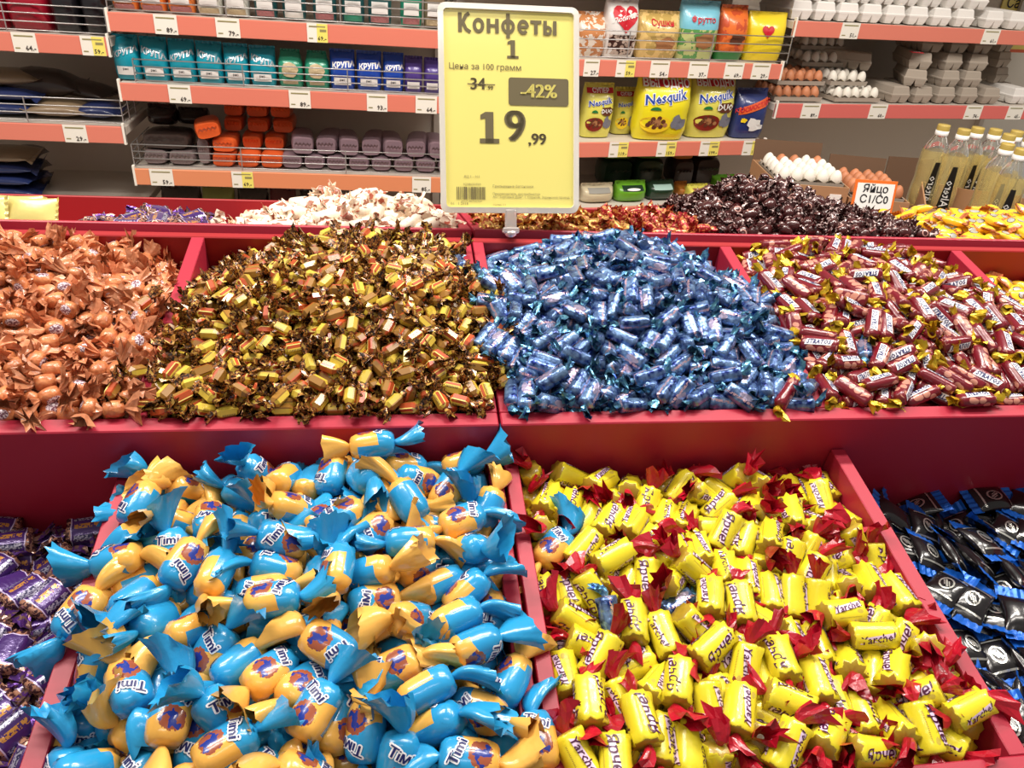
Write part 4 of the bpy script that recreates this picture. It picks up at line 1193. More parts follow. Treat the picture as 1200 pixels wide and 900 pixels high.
tops = [(131, 161, m_tor, m_pink, 'orange bag first from the left on the top shelf'), (163, 194, m_tor, m_pink, 'orange bag second from the left on the top shelf'), (196, 228, m_tor, m_pink, 'orange bag third from the left on the top shelf'),
        (230, 260, m_tbw, m_beige, 'pale grain bag right of the orange bags on the top shelf'), (262, 291, m_tbw, m_beige, 'second pale grain bag on the top shelf'), (297, 324, m_dkt, m_pink, 'pale and pink bag with dark edges, first dark-edged one'),
        (330, 358, m_dkt, white, 'white-labelled dark teal bag second of the dark-edged ones'), (366, 394, m_dkt, m_pink, 'pink-based bag above the yellow price card'), (400, 427, m_dkt, m_grn, 'teal-topped bag with green base on the top shelf'),
        (431, 459, m_dkt, m_pink, 'pink-based bag right of the green-based one'), (469, 495, m_grn, m_pink, 'green bag with pink base near the price sign'), (497, 522, m_kraft, m_beige, 'tan bag on the top shelf next to the price sign')]
for i, (a, b, m1, m2, lab) in enumerate(tops):
    stand_bag('grain_bag', U1, a, b, -38, 1.183, 0.03, 0.08, [m1], lab, 'bag', 'bags on the top shelf', bottom_band(m2), seed=70 + i, py=14)


def brick_pack(name, U, px0, px1, z, h, d0, L, m_, label, cat, group, py, rot=0.0, seed=0, tilt=0.0):
    a = U.loc(px0, py, d0).x; b = U.loc(px1, py, d0).x; w = b - a
    root = empty(name, M=U.M @ Matrix.Translation(((a + b) / 2, d0, z)) @ Matrix.Rotation(rot, 4, 'Z') @ Matrix.Rotation(tilt, 4, 'Y')); tag(root, label, cat, group)
    rr = random.Random(seed); nr, ns = 6, 16
    nz = [[rr.uniform(-1, 1) * 0.025 for _ in range(ns)] for _ in range(nr + 1)]
    pr_ = [0.86, 0.97, 1, 1, 0.98, 0.93, 0.8]
    def p(i, j):
        th = 2 * math.pi * j / ns; c, s = math.cos(th), math.sin(th); k = pr_[i] * (1 + nz[i][j])
        return (w / 2 * k * math.copysign(abs(c) ** 0.5, c), L * i / nr + (0.004 if i == 0 else 0), h / 2 + h / 2 * k * math.copysign(abs(s) ** 0.5, s))
    mb = MB(); mb.grid(p, nr, ns, 0, True, True); mb.add([p(0, j) for j in range(ns)], [tuple(range(ns))]); mb.add([p(nr, j) for j in range(ns)], [tuple(range(ns))[::-1]])
    mb.obj('packet', [m_], root)
    sm = MB(); sm.grid(lambda i, j: (-w * 0.36 + w * 0.72 * j / 9, -0.002 - 0.007 * i, h * 0.56 + 0.01 * i + (0.003 if j % 2 else -0.003)), 1, 9, 0, False); sm.obj('end_fold', [m_], root)
    return root


m_or = pm('orange_pack_film', (214, 92, 44), bump=0.5); m_mv = pm('mauve_pack_film', (132, 108, 116), rough=0.5, coat=0.15); m_gr = pm('grainy_grey_pack', (120, 104, 104), bump=0.8, bscale=150, bdist=0.003)
m_dkw = pm('dark_clear_pack', (50, 40, 36), rough=0.2)
n_ = 0
GO = 'orange packs on the third shelf'; GM = 'mauve packs on the third shelf'
rows_o = [((247, 274, 0, 0.03), (276, 303, 0, 0.03), (304, 331, 0, 0.03)), ((247, 276, 1, 0.04), (283, 307, 1, 0.10), (309, 334, 1, 0.10)), ((262, 285, 2, 0.14), (289, 316, 2, 0.14), (319, 345, 2, 0.14)), ((262, 286, 3, 0.16), (288, 315, 3, 0.16), (316, 342, 3, 0.16))]
lab_r = ('bottom', 'second', 'third', 'top')
for ri, row in enumerate(rows_o):
    for ci, (a, b, lv, d) in enumerate(row):
        brick_pack('orange_packet', U1, a, b, 0.672 + lv * 0.051, 0.05, d, 0.16, m_or, 'orange food pack, %s from left in the %s layer of the orange pile' % (ordn(ci), lab_r[ri]), 'packet', GO, 185 - 15 * lv, seed=n_); n_ += 1
brick_pack('orange_packet', U1, 231, 262, 0.775, 0.058, 0.02, 0.14, m_or, 'brighter orange pack tilted on the left end of the orange pile', 'packet', GO, 160, seed=99, tilt=-0.2, rot=0.2)
mtop = [(341, 368), (369, 395), (397, 421), (423, 447), (449, 473), (475, 500), (502, 526)]
for i, (a, b) in enumerate(((330, 355), (356, 381), (382, 407), (408, 433), (435, 459), (461, 485), (487, 511), (513, 534))):
    brick_pack('mauve_packet', U1, a, b, 0.672, 0.05, 0.04, 0.17, m_mv, 'mauve grain pack, %s from left in the bottom row' % ordn(i), 'packet', GM, 196, seed=120 + i)
for i, (a, b) in enumerate(mtop):
    brick_pack('mauve_packet', U1, a, b, 0.723, 0.066, 0.04 + 0.01 * (i % 2), 0.18, m_mv, 'mauve grain pack, %s from left in the upper row' % ordn(i), 'packet', GM, 172, seed=130 + i, rot=0.1 * (-1) ** i, tilt=0.04 * (-1) ** i)
for i, (a, b) in enumerate(((168, 196), (197, 229))):
    brick_pack('grain_packet', U1, a, b, 0.672, 0.05, 0.04, 0.15, m_gr, ('grey grain pack at the left end of the third shelf basket', 'grey grain pack between another grey one and a clear pouch')[i], 'packet', 'grey grain packs', 190, seed=140 + i)
brick_pack('grain_packet', U1, 165, 224, 0.724, 0.055, 0.05, 0.15, m_choc, 'long brown pack with white sticker lying over two grey packs', 'packet', None, 172, seed=143)
brick_pack('grain_packet', U1, 231, 246, 0.672, 0.10, 0.05, 0.14, m_gr, 'narrow grey pack beside the orange pile', 'packet', None, 180, seed=144)
stand_bag('dark_packet', U1, 172, 205, 124, 0.782, 0.16, 0.12, [m_dkw], 'tall dark brown pack behind the long brown one', 'packet', 'dark packs at the back of the third shelf', seed=150, py=150)
stand_bag('dark_packet', U1, 207, 242, 128, 0.78, 0.19, 0.13, [m_dkw], 'wide glossy dark pack behind the tilted orange one', 'packet', 'dark packs at the back of the third shelf', seed=151, py=150)
m_olive = pm('olive_film', (128, 132, 62)); m_maro = pm('maroon_film', (92, 30, 34))
for i, (a, b, pt, m_, lab) in enumerate(((185, 232, 219, m_dkw, 'dark rounded pack showing just above the red bins'), (234, 272, 219, m_olive, 'olive green pack just above the red bins'), (276, 312, 221, m_dkw, 'dark pack low behind the cream candies'), (314, 345, 222, m_maro, 'maroon pack low behind the cream candies'), (350, 400, 224, m_dkw, 'second dark pack low behind the cream candies'))):
    stand_bag('grain_bag', U1, a, b, pt, 0.402, 0.04, 0.12, [m_], lab, 'bag', 'bags on the bottom shelf', seed=160 + i, py=232)

# ---- right angled unit
U2 = Unit('angled shelving unit with snack and chocolate cereal bags', 0.25, 3.0, 10, 0.1, 1.345)
U2.shelf(1.100, tags=[(684, 702, 80, '27', 0), (722, 744, 80, '59', 1), (762, 784, 81, '54', 0), (807, 830, 82, '37', 0), (849, 871, 83, '69', 0), (881, 902, 83, '29', 0)], basket=(0.3, 1.37, 0.10, 4))
U2.shelf(0.796, tags=[(714, 736, 173, '119', 1), (770, 792, 173, '159', 1), (820, 842, 174, '199', 1), (870, 891, 175, '119', 1)])
U2.shelf(0.53); U2.shelf(1.42)
m_cl = pm('pale_candy_film', None, fn=lambda g: g.mix(g.more(g.noise(45), 0.5), lin((226, 214, 200)), lin((196, 130, 80))))
m_wh = pm('white_film', (226, 222, 218)); m_mix = pm('cream_flower_film', None, fn=lambda g: g.mix(g.more(g.noise(38), 0.52), lin((224, 190, 120)), lin((190, 160, 90))))
m_cyan = pm('sky_blue_film', None, fn=lambda g: g.mix(g.more(g.z, 0.11), g.mix(g.more(g.noise(30), 0.5), lin((90, 150, 80)), lin((190, 196, 130))), lin((120, 190, 210))))
m_org = pm('orange_snack_film', None, fn=lambda g: g.mix(g.more(g.z, 0.035), lin((44, 120, 60)), g.mix(g.more(g.noise(28), 0.55), lin((226, 112, 48)), lin((196, 80, 44)))))
m_yel = pm('lemon_yellow_film', (232, 206, 40))


def heart(cx, cz, s, txt_=None):
    def f(sf, w, h):
        m_ = MB(); pts = []
        for k in range(24):
            t = 2 * math.pi * k / 24
            pts.append((w * cx + s * math.sin(t) ** 3, h * cz + s * (13 * math.cos(t) - 5 * math.cos(2 * t) - 2 * math.cos(3 * t) - math.cos(4 * t)) / 16))
        m_.add([sf(w * cx, h * cz, 0.0022)] + [sf(x, z, 0.0022) for x, z in pts], [(0, (k + 1) % 24 + 1, k + 1) for k in range(24)], 0)
        if txt_: m_.txt(txt_, s * 0.42, lambda x, y: sf(w * cx + x, h * cz + y + 0.25 * x, 0.003), 1, 0.015, shear=0.25)
        return [('heart_logo', m_, [redp, white])]
    return f


def stripes(txt_, m1, z1, size):
    def f(sf, w, h):
        m_ = MB(); m_.txt(txt_, size, lambda x, y: sf(x, y + h * z1, 0.0022), 0, 0.02)
        c_ = MB(); disc(c_, sf, 0.1 * w, h * 0.36, w * 0.26, h * 0.14, 0, wob=0.2, seed=3)
        return [('lettering', m_, [m1]), ('picture', c_, [tanp])]
    return f


m_spk = pm('choc_ball_window', None, fn=lambda g: g.mix(g.less(g.vor(60), 0.5), lin((60, 34, 28)), lin((190, 170, 156))))


def heartwin(sf, w, h):
    c_ = MB(); patch(c_, sf, -w * 0.42, w * 0.42, h * 0.06, h * 0.42, 0); return heart(0.02, 0.72, 0.052, 'Любятово')(sf, w, h) + [('window', c_, [m_spk])]


GS = 'snack bags in the right basket'
stand_bag('snack_bag', U2, 678, 712, 16, 1.102, 0.04, 0.1, [m_cl], 'pale and orange sweets bag half behind the price sign', 'bag', GS, seed=201, py=50)
stand_bag('snack_bag', U2, 712, 750, 0, 1.102, 0.03, 0.1, [m_wh], 'white snack bag with a big red heart', 'bag', GS, heartwin, seed=202, py=40)
stand_bag('snack_bag', U2, 751, 799, 15, 1.102, 0.03, 0.09, [m_mix], 'cream and gold snack bag right of the white heart bag', 'bag', GS, stripes('Сушки', redp, 0.8, 0.03), seed=203, py=45)
stand_bag('snack_bag', U2, 799, 845, 3, 1.102, 0.03, 0.09, [m_cyan], 'sky blue and green snack bag in the right basket', 'bag', GS, stripes('Фрутто', redp, 0.72, 0.03), seed=204, py=40)
stand_bag('snack_bag', U2, 845, 878, 8, 1.102, 0.03, 0.09, [m_org], 'orange snack bag with a green base', 'bag', GS, lambda sf, w, h: [('picture', disc(MB(), sf, 0, h * 0.42, w * 0.26, h * 0.1, wob=0.4), [brownp])], seed=205, py=45, rot=0.1)
stand_bag('snack_bag', U2, 879, 921, 16, 1.102, 0.03, 0.08, [m_yel], 'yellow snack bag with a small red heart at the basket end', 'bag', GS, heart(-0.05, 0.656, 0.026, None), seed=206, py=50, rot=-0.1)


def cocoa(big, duo, band):
    def f(sf, w, h):
        out = []
        b_ = MB(); patch(b_, sf, -w * 0.44, w * 0.44, h * 0.86, h * 0.955, 0, 0.002); b_.txt(band, 0.155 * w * 1.1, lambda x, y: sf(x, y + h * 0.905, 0.0032), 1, 0.03)
        out.append(('top_band', b_, [redp, white]))
        t_ = MB(); t_.txt('Nesquik', w * 0.225, lambda x, y: sf(x - w * 0.03, y + h * 0.70 + 0.16 * x, 0.0022), 0, 0.075); t_.txt('Nesquik', w * 0.225, lambda x, y: sf(x - w * 0.03, y + h * 0.70 + 0.16 * x, 0.0034), 1, 0.02)
        out.append(('lettering', t_, [white, bluep]))
        g_ = MB(); disc(g_, sf, -w * 0.2, h * 0.50, w * 0.1, h * 0.055, 0, a0=0, a1=math.pi, n=10); out.append(('badge', g_, [greenp]))
        c_ = MB(); disc(c_, sf, -w * 0.16, h * 0.30, w * 0.28, h * 0.11, 1, 0.002); disc(c_, sf, -w * 0.16, h * 0.27, w * 0.27, h * 0.14, 1, 0.0021, math.pi, 2 * math.pi)
        q = random.Random(4)
        for k in range(16):
            a = q.random() * 6.28; r_ = math.sqrt(q.random()); disc(c_, sf, -w * 0.16 + w * 0.22 * r_ * math.cos(a), h * 0.30 + h * 0.08 * r_ * math.sin(a), w * 0.045, w * 0.04, 0 if k % 3 else 2, 0.003, n=8)
        out.append(('bowl_picture', c_, [brownp, pm('bowl_red', (126, 40, 30)) if duo else yelp, tanp]))
        m_ = MB(); disc(m_, sf, w * 0.25, h * 0.30, w * 0.13, h * 0.12, 0, 0.002, wob=0.3, seed=2); out.append(('splash_picture', m_, [pm('grey_blue_print', (120, 122, 134))]))
        if duo:
            d_ = MB(); disc(d_, sf, w * 0.22, h * 0.53, w * 0.22, h * 0.09, 0, 0.002, wob=0.15, seed=8); d_.txt('DUO', w * 0.17, lambda x, y: sf(x + w * 0.2, y + h * 0.53, 0.003), 1, 0.03); out.append(('duo_badge', d_, [brownp, white]))
        return out
    return f


m_nq = pm('bright_yellow_film', (236, 222, 36), bump=0.2, bscale=18); m_nq2 = pm('lime_yellow_film', (224, 216, 96), bump=0.2, bscale=18)
GN = 'chocolate cereal bags'
stand_bag('chocolate_cereal_bag', U2, 686, 721, 99, 0.798, 0.05, 0.08, [m_nq2], 'small yellow chocolate cereal bag right beside the price sign', 'bag', GN, cocoa(0, 1, 'СУПЕР'), seed=211, py=130)
stand_bag('chocolate_cereal_bag', U2, 722, 746, 104, 0.798, 0.10, 0.08, [m_nq2], 'narrow yellow chocolate cereal bag set back between two others', 'bag', GN, cocoa(0, 0, 'СУПЕР'), seed=212, py=130)
stand_bag('chocolate_cereal_bag', U2, 751, 811, 89, 0.798, 0.0, 0.11, [m_nq], 'largest bright yellow chocolate cereal bag', 'bag', GN, cocoa(1, 0, 'ВЫГОДНО'), seed=213, py=130, rot=-0.08)
stand_bag('chocolate_cereal_bag', U2, 813, 863, 89, 0.798, 0.03, 0.11, [m_nq2], 'large yellow chocolate cereal bag with brown corner, beside the blue one', 'bag', GN, cocoa(1, 1, 'ВЫГОДНО'), seed=214, py=130)


def stars(sf, w, h):
    b_ = MB(); b_.grid(lambda i, j: sf(-w * 0.45 + w * 0.9 * i / 6, h * (0.5 + 0.22 * i / 6) + h * 0.16 * j / 2, 0.002), 6, 2, 0)
    b_.txt('КОСМОСТАРС', w * 0.15, lambda x, y: sf(x, y + h * 0.69 + 0.22 * h / w * x, 0.003), 1, 0.03)
    c_ = MB(); disc(c_, sf, w * 0.08, h * 0.3, w * 0.22, h * 0.17, wob=0.35, seed=4); disc(c_, sf, -w * 0.3, h * 0.4, w * 0.08, h * 0.05, 1, wob=0.3)
    return [('name_band', b_, [m_or, redp]), ('picture', c_, [white, yelp])]


stand_bag('chocolate_cereal_bag', U2, 864, 900, 105, 0.798, 0.02, 0.09, [pm('deep_blue_film', (38, 52, 108))], 'dark blue cereal bag with an orange name band', 'bag', GN, stars, seed=215, py=140)
m_lime = pm('lime_film', (104, 168, 40)); m_dg = pm('dark_green_film', (28, 54, 36)); m_crm = pm('cream_pack_film', (208, 196, 164)); m_amb = pm('amber_film', (196, 124, 48))


def face(mt, m2=None, tt=None):
    def f(sf, w, h):
        m_ = MB(); patch(m_, sf, -w * 0.34, w * 0.34, h * 0.656, h * 0.9, 0)
        if m2: disc(m_, sf, 0, h * 0.74, w * 0.22, h * 0.06, 1, 0.003)
        return [('label', m_, [mt, m2 or mt])]
    return f


GL = 'packs on the lower right shelf'
for i, (a, b, pt, d, m_, dc, lab) in enumerate((
        (684, 721, 216, 0.04, m_crm, face(pm('grey_label', (150, 148, 140))), 'cream pack with grey label just right of the price sign'),
        (724, 759, 213, 0.04, m_lime, face(m_dg, white), 'lime green pack with dark oval label'),
        (761, 792, 212, 0.05, m_dg, face(pm('pale_aqua', (160, 190, 180))), 'dark pack with lime edges and a pale round picture'),
        (794, 808, 214, 0.10, m_amb, None, 'narrow amber pack between dark and yellow packs'),
        (809, 833, 217, 0.04, m_nq2, face(tanp), 'small yellow pack beside the dark brown candies'),
        (836, 868, 206, 0.20, m_lime, None, 'green pack half hidden behind the dark brown candies'))):
    stand_bag('food_pack', U2, a, b, pt, 0.532, d, 0.09, [m_], lab, 'pack', GL, dc, seed=220 + i, py=230)
for i, (a, b, z, d, m_, lab) in enumerate((
        (705, 742, 0.656, 0.24, m_lime, 'green pack lying left in the stack behind'), (744, 778, 0.656, 0.24, m_lime, 'green pack lying right in the stack behind'),
        (704, 740, 0.694, 0.25, m_dg, 'dark green pack on top left of the stack behind'), (742, 776, 0.694, 0.25, m_dg, 'dark green pack on top right of the stack behind'),
        (788, 812, 0.656, 0.22, m_amb, 'amber pack in the pile right of the green stack'), (788, 812, 0.694, 0.22, m_amb, 'amber pack topping the pile right of the green stack'),
        (813, 842, 0.656, 0.24, m_choc, 'brown pack right of the amber pile'), (813, 842, 0.694, 0.25, m_choc, 'brown pack topping the brown pile'))):
    brick_pack('food_pack', U2, a, b, z, 0.037, d, 0.12, m_, lab, 'pack', GL, 195, seed=240 + i)
for i, (a, b, d, m_) in enumerate(((705, 741, 0.24, m_dg), (743, 777, 0.24, m_dg), (788, 812, 0.22, m_choc), (813, 842, 0.24, m_choc))):
    brick_pack('food_pack', U2, a, b, 0.532, 0.122, d, 0.12, m_, ('tall dark green pack under the left green ones', 'tall dark green pack under the right green ones', 'tall brown pack under the amber pile', 'tall brown pack under the brown pile')[i], 'pack', GL, 215, seed=260 + i)

# ---- egg unit
U3 = Unit('egg shelving unit with white and grey cartons', 1.5, 3.25, 9, 0.10, 1.82, 0.56)
U3.shelf(1.259, tags=[(985, 1006, 38, '51', 0), (1151, 1170, 44, '61', 0)], rail=m_rail)
U3.shelf(0.942, tags=[(939, 960, 131, '89', 0), (1018, 1038, 133, '60', 0), (1130, 1149, 134, '74', 0), (1179, 1197, 135, '65', 0)], rail=m_rail3)
U3.shelf(1.6)
m_pulpw = mat('white_pulp', (232, 228, 222), rough=0.8, bump=0.3, bscale=120); m_pulp = mat('grey_pulp', (168, 156, 142), rough=0.9, bump=0.4, bscale=120)
m_eggw = mat('white_eggshell', (232, 226, 214), rough=0.5); m_eggb = mat('brown_eggshell', (192, 124, 86), rough=0.5, vary=0.12)


def carton_mesh(name, w, h, L, nc, white_):
    lid = MB()
    def ring(sx, sy, z): return [(x * w / 2 * sx, y0 + (L / 2) * (1 + y * sy) - L / 2 + 0, z) for x, y in ((-1, -1), (1, -1), (1, 1), (-1, 1)) for y0 in (L / 2,)]
    r_ = [ring(1.04, 1.0, h * 0.44), ring(1.04, 1.0, h * 0.52), ring(0.97, 0.97, h * 0.56), ring(0.86, 0.93, h * 0.94), ring(0.8, 0.9, h)]
    lid.grid(lambda i, j: r_[i][j], 4, 4, 0, False, True); lid.add(r_[-1], [(0, 1, 2, 3)]); lid.add(r_[0], [(3, 2, 1, 0)])
    base = MB()
    for a in range(2):
        for b in range(nc):
            cx = (a - 0.5) * w * 0.5; cy = L * (b + 0.5) / nc; hw = w * 0.25; hl = L / nc / 2
            q = [[(cx + x * hw * s_, cy + y * hl * s_, z) for x, y in ((-1, -1), (1, -1), (1, 1), (-1, 1))] for s_, z in ((0.62, 0.0), (0.8, h * 0.15), (1.0, h * 0.45))]
            base.grid(lambda i, j: q[i][j], 2, 4, 0, False, True); base.add(q[0], [(3, 2, 1, 0)])
    m_ = m_pulpw if white_ else m_pulp
    return lid.mesh('lid', m_), base.mesh('base', m_)


CM = {k: carton_mesh('c', 0.094, 0.068, 0.24, 5, k) for k in (True, False)}


def carton(px, py, z, d, white_, label, group, rot=0.0):
    x = U3.loc(px, py, d).x
    r = empty('egg_carton', M=U3.M @ Matrix.Translation((x, d, z)) @ Matrix.Rotation(rot, 4, 'Z')); tag(r, label, 'egg carton', group)
    link('lid', CM[white_][0], r); link('base', CM[white_][1], r)
    return r


for i in range(8): carton(939 + i * 27.7, 18, 1.261, 0.02, True, 'white egg carton, %s from left in the lower row of the top shelf' % ordn(i), 'white egg cartons on the top shelf')
for i in range(9): carton(926 + i * 27.9, 0, 1.330, 0.03, True, 'white egg carton, %s from left in the upper row of the top shelf' % ordn(i), 'white egg cartons on the top shelf')
carton(1158, 18, 1.261, 0.13, True, 'white egg carton turned lengthwise at the right of the top shelf', 'white egg cartons on the top shelf', math.radians(-90)) if False else None
for i in range(2): carton(1168 + i * 28, 18, 1.261, 0.02, True, ('white egg carton above the right price card', 'white egg carton cut by the right edge of the photo')[i], 'white egg cartons on the top shelf')
for i in range(5): carton(1055 + i * 26.7, 115, 0.944, 0.02, False, 'grey egg carton, %s from left in the bottom row' % ordn(i), 'grey egg cartons')
for i, (px, r) in enumerate(((1072, -0.5), (1114, 0), (1140, 0))): carton(px, 95, 1.013, 0.03, False, 'grey egg carton, %s from left in the second row' % ordn(i), 'grey egg cartons', r)
for i, (px, r) in enumerate(((1078, -0.4), (1118, 0.05), (1147, -0.1))): carton(px, 75, 1.082, 0.04, False, 'grey egg carton, %s from left in the third row' % ordn(i), 'grey egg cartons', r)
for i, (px, r) in enumerate(((1092, -0.2), (1124, 0.05), (1152, 0.0))): carton(px, 57, 1.151, 0.06, False, 'grey egg carton, %s from left in the dim top row' % ordn(i), 'grey egg cartons', r)
for k in range(3): carton(1176 + 2 * k, 85 - 15 * k, 1.013 + 0.069 * k, 0.16, False, ('lowest', 'middle', 'highest')[k] + ' grey carton in the leaning dark stack before the yellow poster', 'grey egg cartons', 0.2)
carton(1174, 118, 0.944, 0.16, False, 'grey carton under the leaning dark stack', 'grey egg cartons', 0.2)
carton(1196, 115, 0.944, 0.03, True, 'white egg carton at the far right end of the egg shelf', 'grey egg cartons')
sk = MB(); sk.box(-0.026, 0.026, -0.002, 0.03, 0, 0.002); q_ = U3.loc(1071, 69, 0.03)
stk = empty('sticker', M=U3.M @ Matrix.Translation((q_.x, 0.02, 1.152)) @ Matrix.Rotation(-0.4, 4, 'Z')); tag(stk, 'red sticker on the lid of a grey egg carton', 'sticker')
sk.obj('red_label', redp, stk); MB().txt('C1', 0.03, lambda x, y: (x, 0.012 + y, 0.0026), 0, 0.03).obj('lettering', white, stk)

egg_prof = [(0.0, 0.0), (0.010, 0.002), (0.0165, 0.008), (0.0205, 0.018), (0.0205, 0.027), (0.0175, 0.038), (0.0125, 0.047), (0.006, 0.053), (0.0, 0.055)]
EGG = {k: MB().lathe(egg_prof, 12).mesh('egg', m_) for k, m_ in (('white', m_eggw), ('brown', m_eggb))}
PIT = 0.046


def tray_mesh(nx, ny, m_):
    mb = MB()
    def p(i, j):
        x = i / 4; y = j / 4
        return ((x - nx / 2) * PIT, y * PIT, 0.018 - 0.015 * (0.5 - 0.5 * math.cos(2 * math.pi * x)) * (0.5 - 0.5 * math.cos(2 * math.pi * y)) * 1.0 + 0.012 * (0.5 + 0.5 * math.cos(2 * math.pi * x)) * (0.5 + 0.5 * math.cos(2 * math.pi * y)))
    mb.grid(p, nx * 4, ny * 4, 0, True)
    sk_ = [[(x, y, z) for x, y in ((-nx * PIT / 2 - e, -e), (nx * PIT / 2 + e, -e), (nx * PIT / 2 + e, ny * PIT + e), (-nx * PIT / 2 - e, ny * PIT + e))] for e, z in ((0.0, 0.019), (0.003, 0.020), (0.001, 0.003))]
    mb.grid(lambda i, j: sk_[i][j], 2, 4, 0, False, True)
    return mb.mesh('tray', m_)


TR = {}


def egg_tray(M, nx, ny, col, traylab, where, group, deep=True, tm=None, skip=0.0):
    k = (nx, ny, tm)
    if k not in TR: TR[k] = tray_mesh(nx, ny, tm or m_pulp)
    t = link('egg_tray', TR[k]); t.matrix_world = M; tag(t, traylab, 'egg tray', None)
    q = random.Random(hash(traylab) % 1000 if False else len(traylab))
    for j in range(ny):
        for i in range(nx):
            if q.random() < skip: continue
            c = col if isinstance(col, str) else col(i, j)
            o = link('egg', EGG[c]); o.matrix_world = M @ Matrix.Translation(((i + 0.5 - nx / 2) * PIT, (j + 0.5) * PIT, 0.006)) @ Matrix.Rotation(q.uniform(-0.12, 0.12), 4, 'X') @ Matrix.Rotation(q.uniform(-0.12, 0.12), 4, 'Y')
            tag(o, '%s egg, %s from left, %s row from front, %s' % (c, ordn(i), ordn(j), where), 'egg', group)


def tray_at(px, py, z, d, *a, **k):
    x = U3.loc(px, py, d).x; egg_tray(U3.M @ Matrix.Translation((x, d, z)), *a, **k)


tray_at(936, 112, 0.944, 0.02, 5, 4, 'brown', 'grey tray of brown eggs at the front left of the egg shelf', 'bottom brown tray', 'brown eggs on the egg shelf')
tray_at(940, 92, 1.003, 0.05, 5, 4, 'brown', 'upper grey tray of brown eggs on the egg shelf', 'upper brown tray', 'brown eggs on the egg shelf')
tray_at(1006, 112, 0.944, 0.02, 5, 5, 'white', 'grey tray of white eggs right of the brown ones', 'bottom white tray', 'white eggs on the egg shelf')
tray_at(996, 92, 1.003, 0.06, 4, 4, 'white', 'second grey tray of white eggs', 'second white tray', 'white eggs on the egg shelf')
tray_at(968, 70, 1.062, 0.16, 5, 3, 'white', 'third dim grey tray of white eggs', 'third white tray', 'white eggs on the egg shelf')
tray_at(965, 55, 1.121, 0.22, 5, 2, 'white', 'topmost dim grey tray of white eggs', 'top white tray', 'white eggs on the egg shelf')
carton(1020, 78, 1.062, 0.12, False, 'grey egg carton lying behind the white egg trays', 'grey egg cartons', 0.9)

# yellow poster behind the egg unit's right end
po = empty('poster', M=U3.M @ Matrix.Translation((U3.loc(1190, 50, 0.5).x, 0.55, 1.2))); tag(po, 'yellow poster with orange edge behind the egg shelves', 'poster')
MB().box(-0.12, 0.3, 0.0, 0.004, -0.1, 0.55).obj('sheet', pm('poster_yellow', (236, 214, 110), bump=0), po); MB().box(-0.12, 0.3, -0.002, 0.0, -0.1, -0.085).obj('border', m_or, po)
MB().txt('Са', 0.07, lambda x, y: (x - 0.05, -0.002, y + 0.13), 0, 0.01).obj('lettering', inkd, po)

# ------------------------------------------------------------------ boxes of eggs and oil bottles in front of the egg unit
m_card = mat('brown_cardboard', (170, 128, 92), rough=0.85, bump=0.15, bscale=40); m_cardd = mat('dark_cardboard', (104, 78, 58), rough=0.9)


def card_box(M, w, d, h, label, flaps=('back',)):
    r = empty('cardboard_box', M=M); tag(r, label, 'box'); t = 0.005
    MB().box(-w / 2, w / 2, 0, t, 0, h).obj('front_wall', m_card, r); MB().box(-w / 2, w / 2, d - t, d, 0, h).obj('back_wall', m_card, r)
    MB().box(-w / 2, -w / 2 + t, t, d - t, 0, h).obj('side_wall', m_card, r); MB().box(w / 2 - t, w / 2, t, d - t, 0, h).obj('side_wall', m_card, r)
    MB().box(-w / 2 + t, w / 2 - t, t, d - t, 0, t).obj('bottom', m_card, r)
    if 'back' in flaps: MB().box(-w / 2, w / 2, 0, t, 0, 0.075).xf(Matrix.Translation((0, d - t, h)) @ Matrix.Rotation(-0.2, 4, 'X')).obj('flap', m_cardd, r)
    return r


# crates the boxes stand on
cr = empty('stacked_crate', M=Matrix.Translation((1.72, 2.45, 0)) @ Matrix.Rotation(0.05, 4, 'Z')); tag(cr, 'long low cardboard plinth carrying the egg and oil boxes', 'box')
MB().box(-0.55, 0.75, -0.16, 0.42, 0, 0.56).obj('body', m_card, cr)
pA = at(958, 200, 2.52)
MA_ = Matrix.Translation((pA.x, 2.52, 0.562)) @ Matrix.Rotation(math.radians(-7), 4, 'Z')
HA = 0.836 - 0.562
bxA = card_box(MA_, 0.255, 0.31, HA - 0.02, 'brown cardboard box of white eggs behind the dark brown candies')
lb = MB(); lb.box(-0.02, 0.02, -0.002, 0.0, -0.04, 0.045); lo = lb.xf(Matrix.Translation((0.085, 0, HA - 0.09))).obj('address_label', white, bxA)
MB().box(-0.003, 0.003, -0.003, -0.0022, -0.045, 0.045).xf(Matrix.Translation((0.085, 0, HA - 0.09)) @ Matrix.Rotation(0.6, 4, 'Y')).obj('pen_stroke', inkd, lo)
egg_tray(MA_ @ Matrix.Translation((0, 0.03, HA - 0.035)), 5, 5, lambda i, j: 'brown' if j > 3 and i % 3 else 'white', 'grey tray of mostly white eggs topping the left cardboard box', 'left box', 'eggs in the left box')
MB().box(-0.118, 0.118, 0.012, 0.295, 0.008, HA - 0.045).xf(MA_).obj('egg_tray_stack', m_pulp)
tag(bpy.data.objects['egg_tray_stack'], 'stack of grey egg trays filling the left cardboard box', 'egg tray')
pB = at(1021, 214, 2.50)
MB_ = Matrix.Translation((pB.x + 0.045, 2.49, 0.562)) @ Matrix.Rotation(math.radians(-12), 4, 'Z')
HB = 0.80 - 0.562
bxB = card_box(MB_, 0.21, 0.30, HB - 0.02, 'brown cardboard box of brown eggs behind the orange-framed sign')
egg_tray(MB_ @ Matrix.Translation((0, 0.03, HB - 0.035)), 4, 5, 'brown', 'grey tray of brown eggs topping the middle cardboard box', 'middle box', 'eggs in the middle box')
MB().box(-0.094, 0.094, 0.012, 0.28, 0.008, HB - 0.045).xf(MB_).obj('egg_tray_stack', m_pulp)
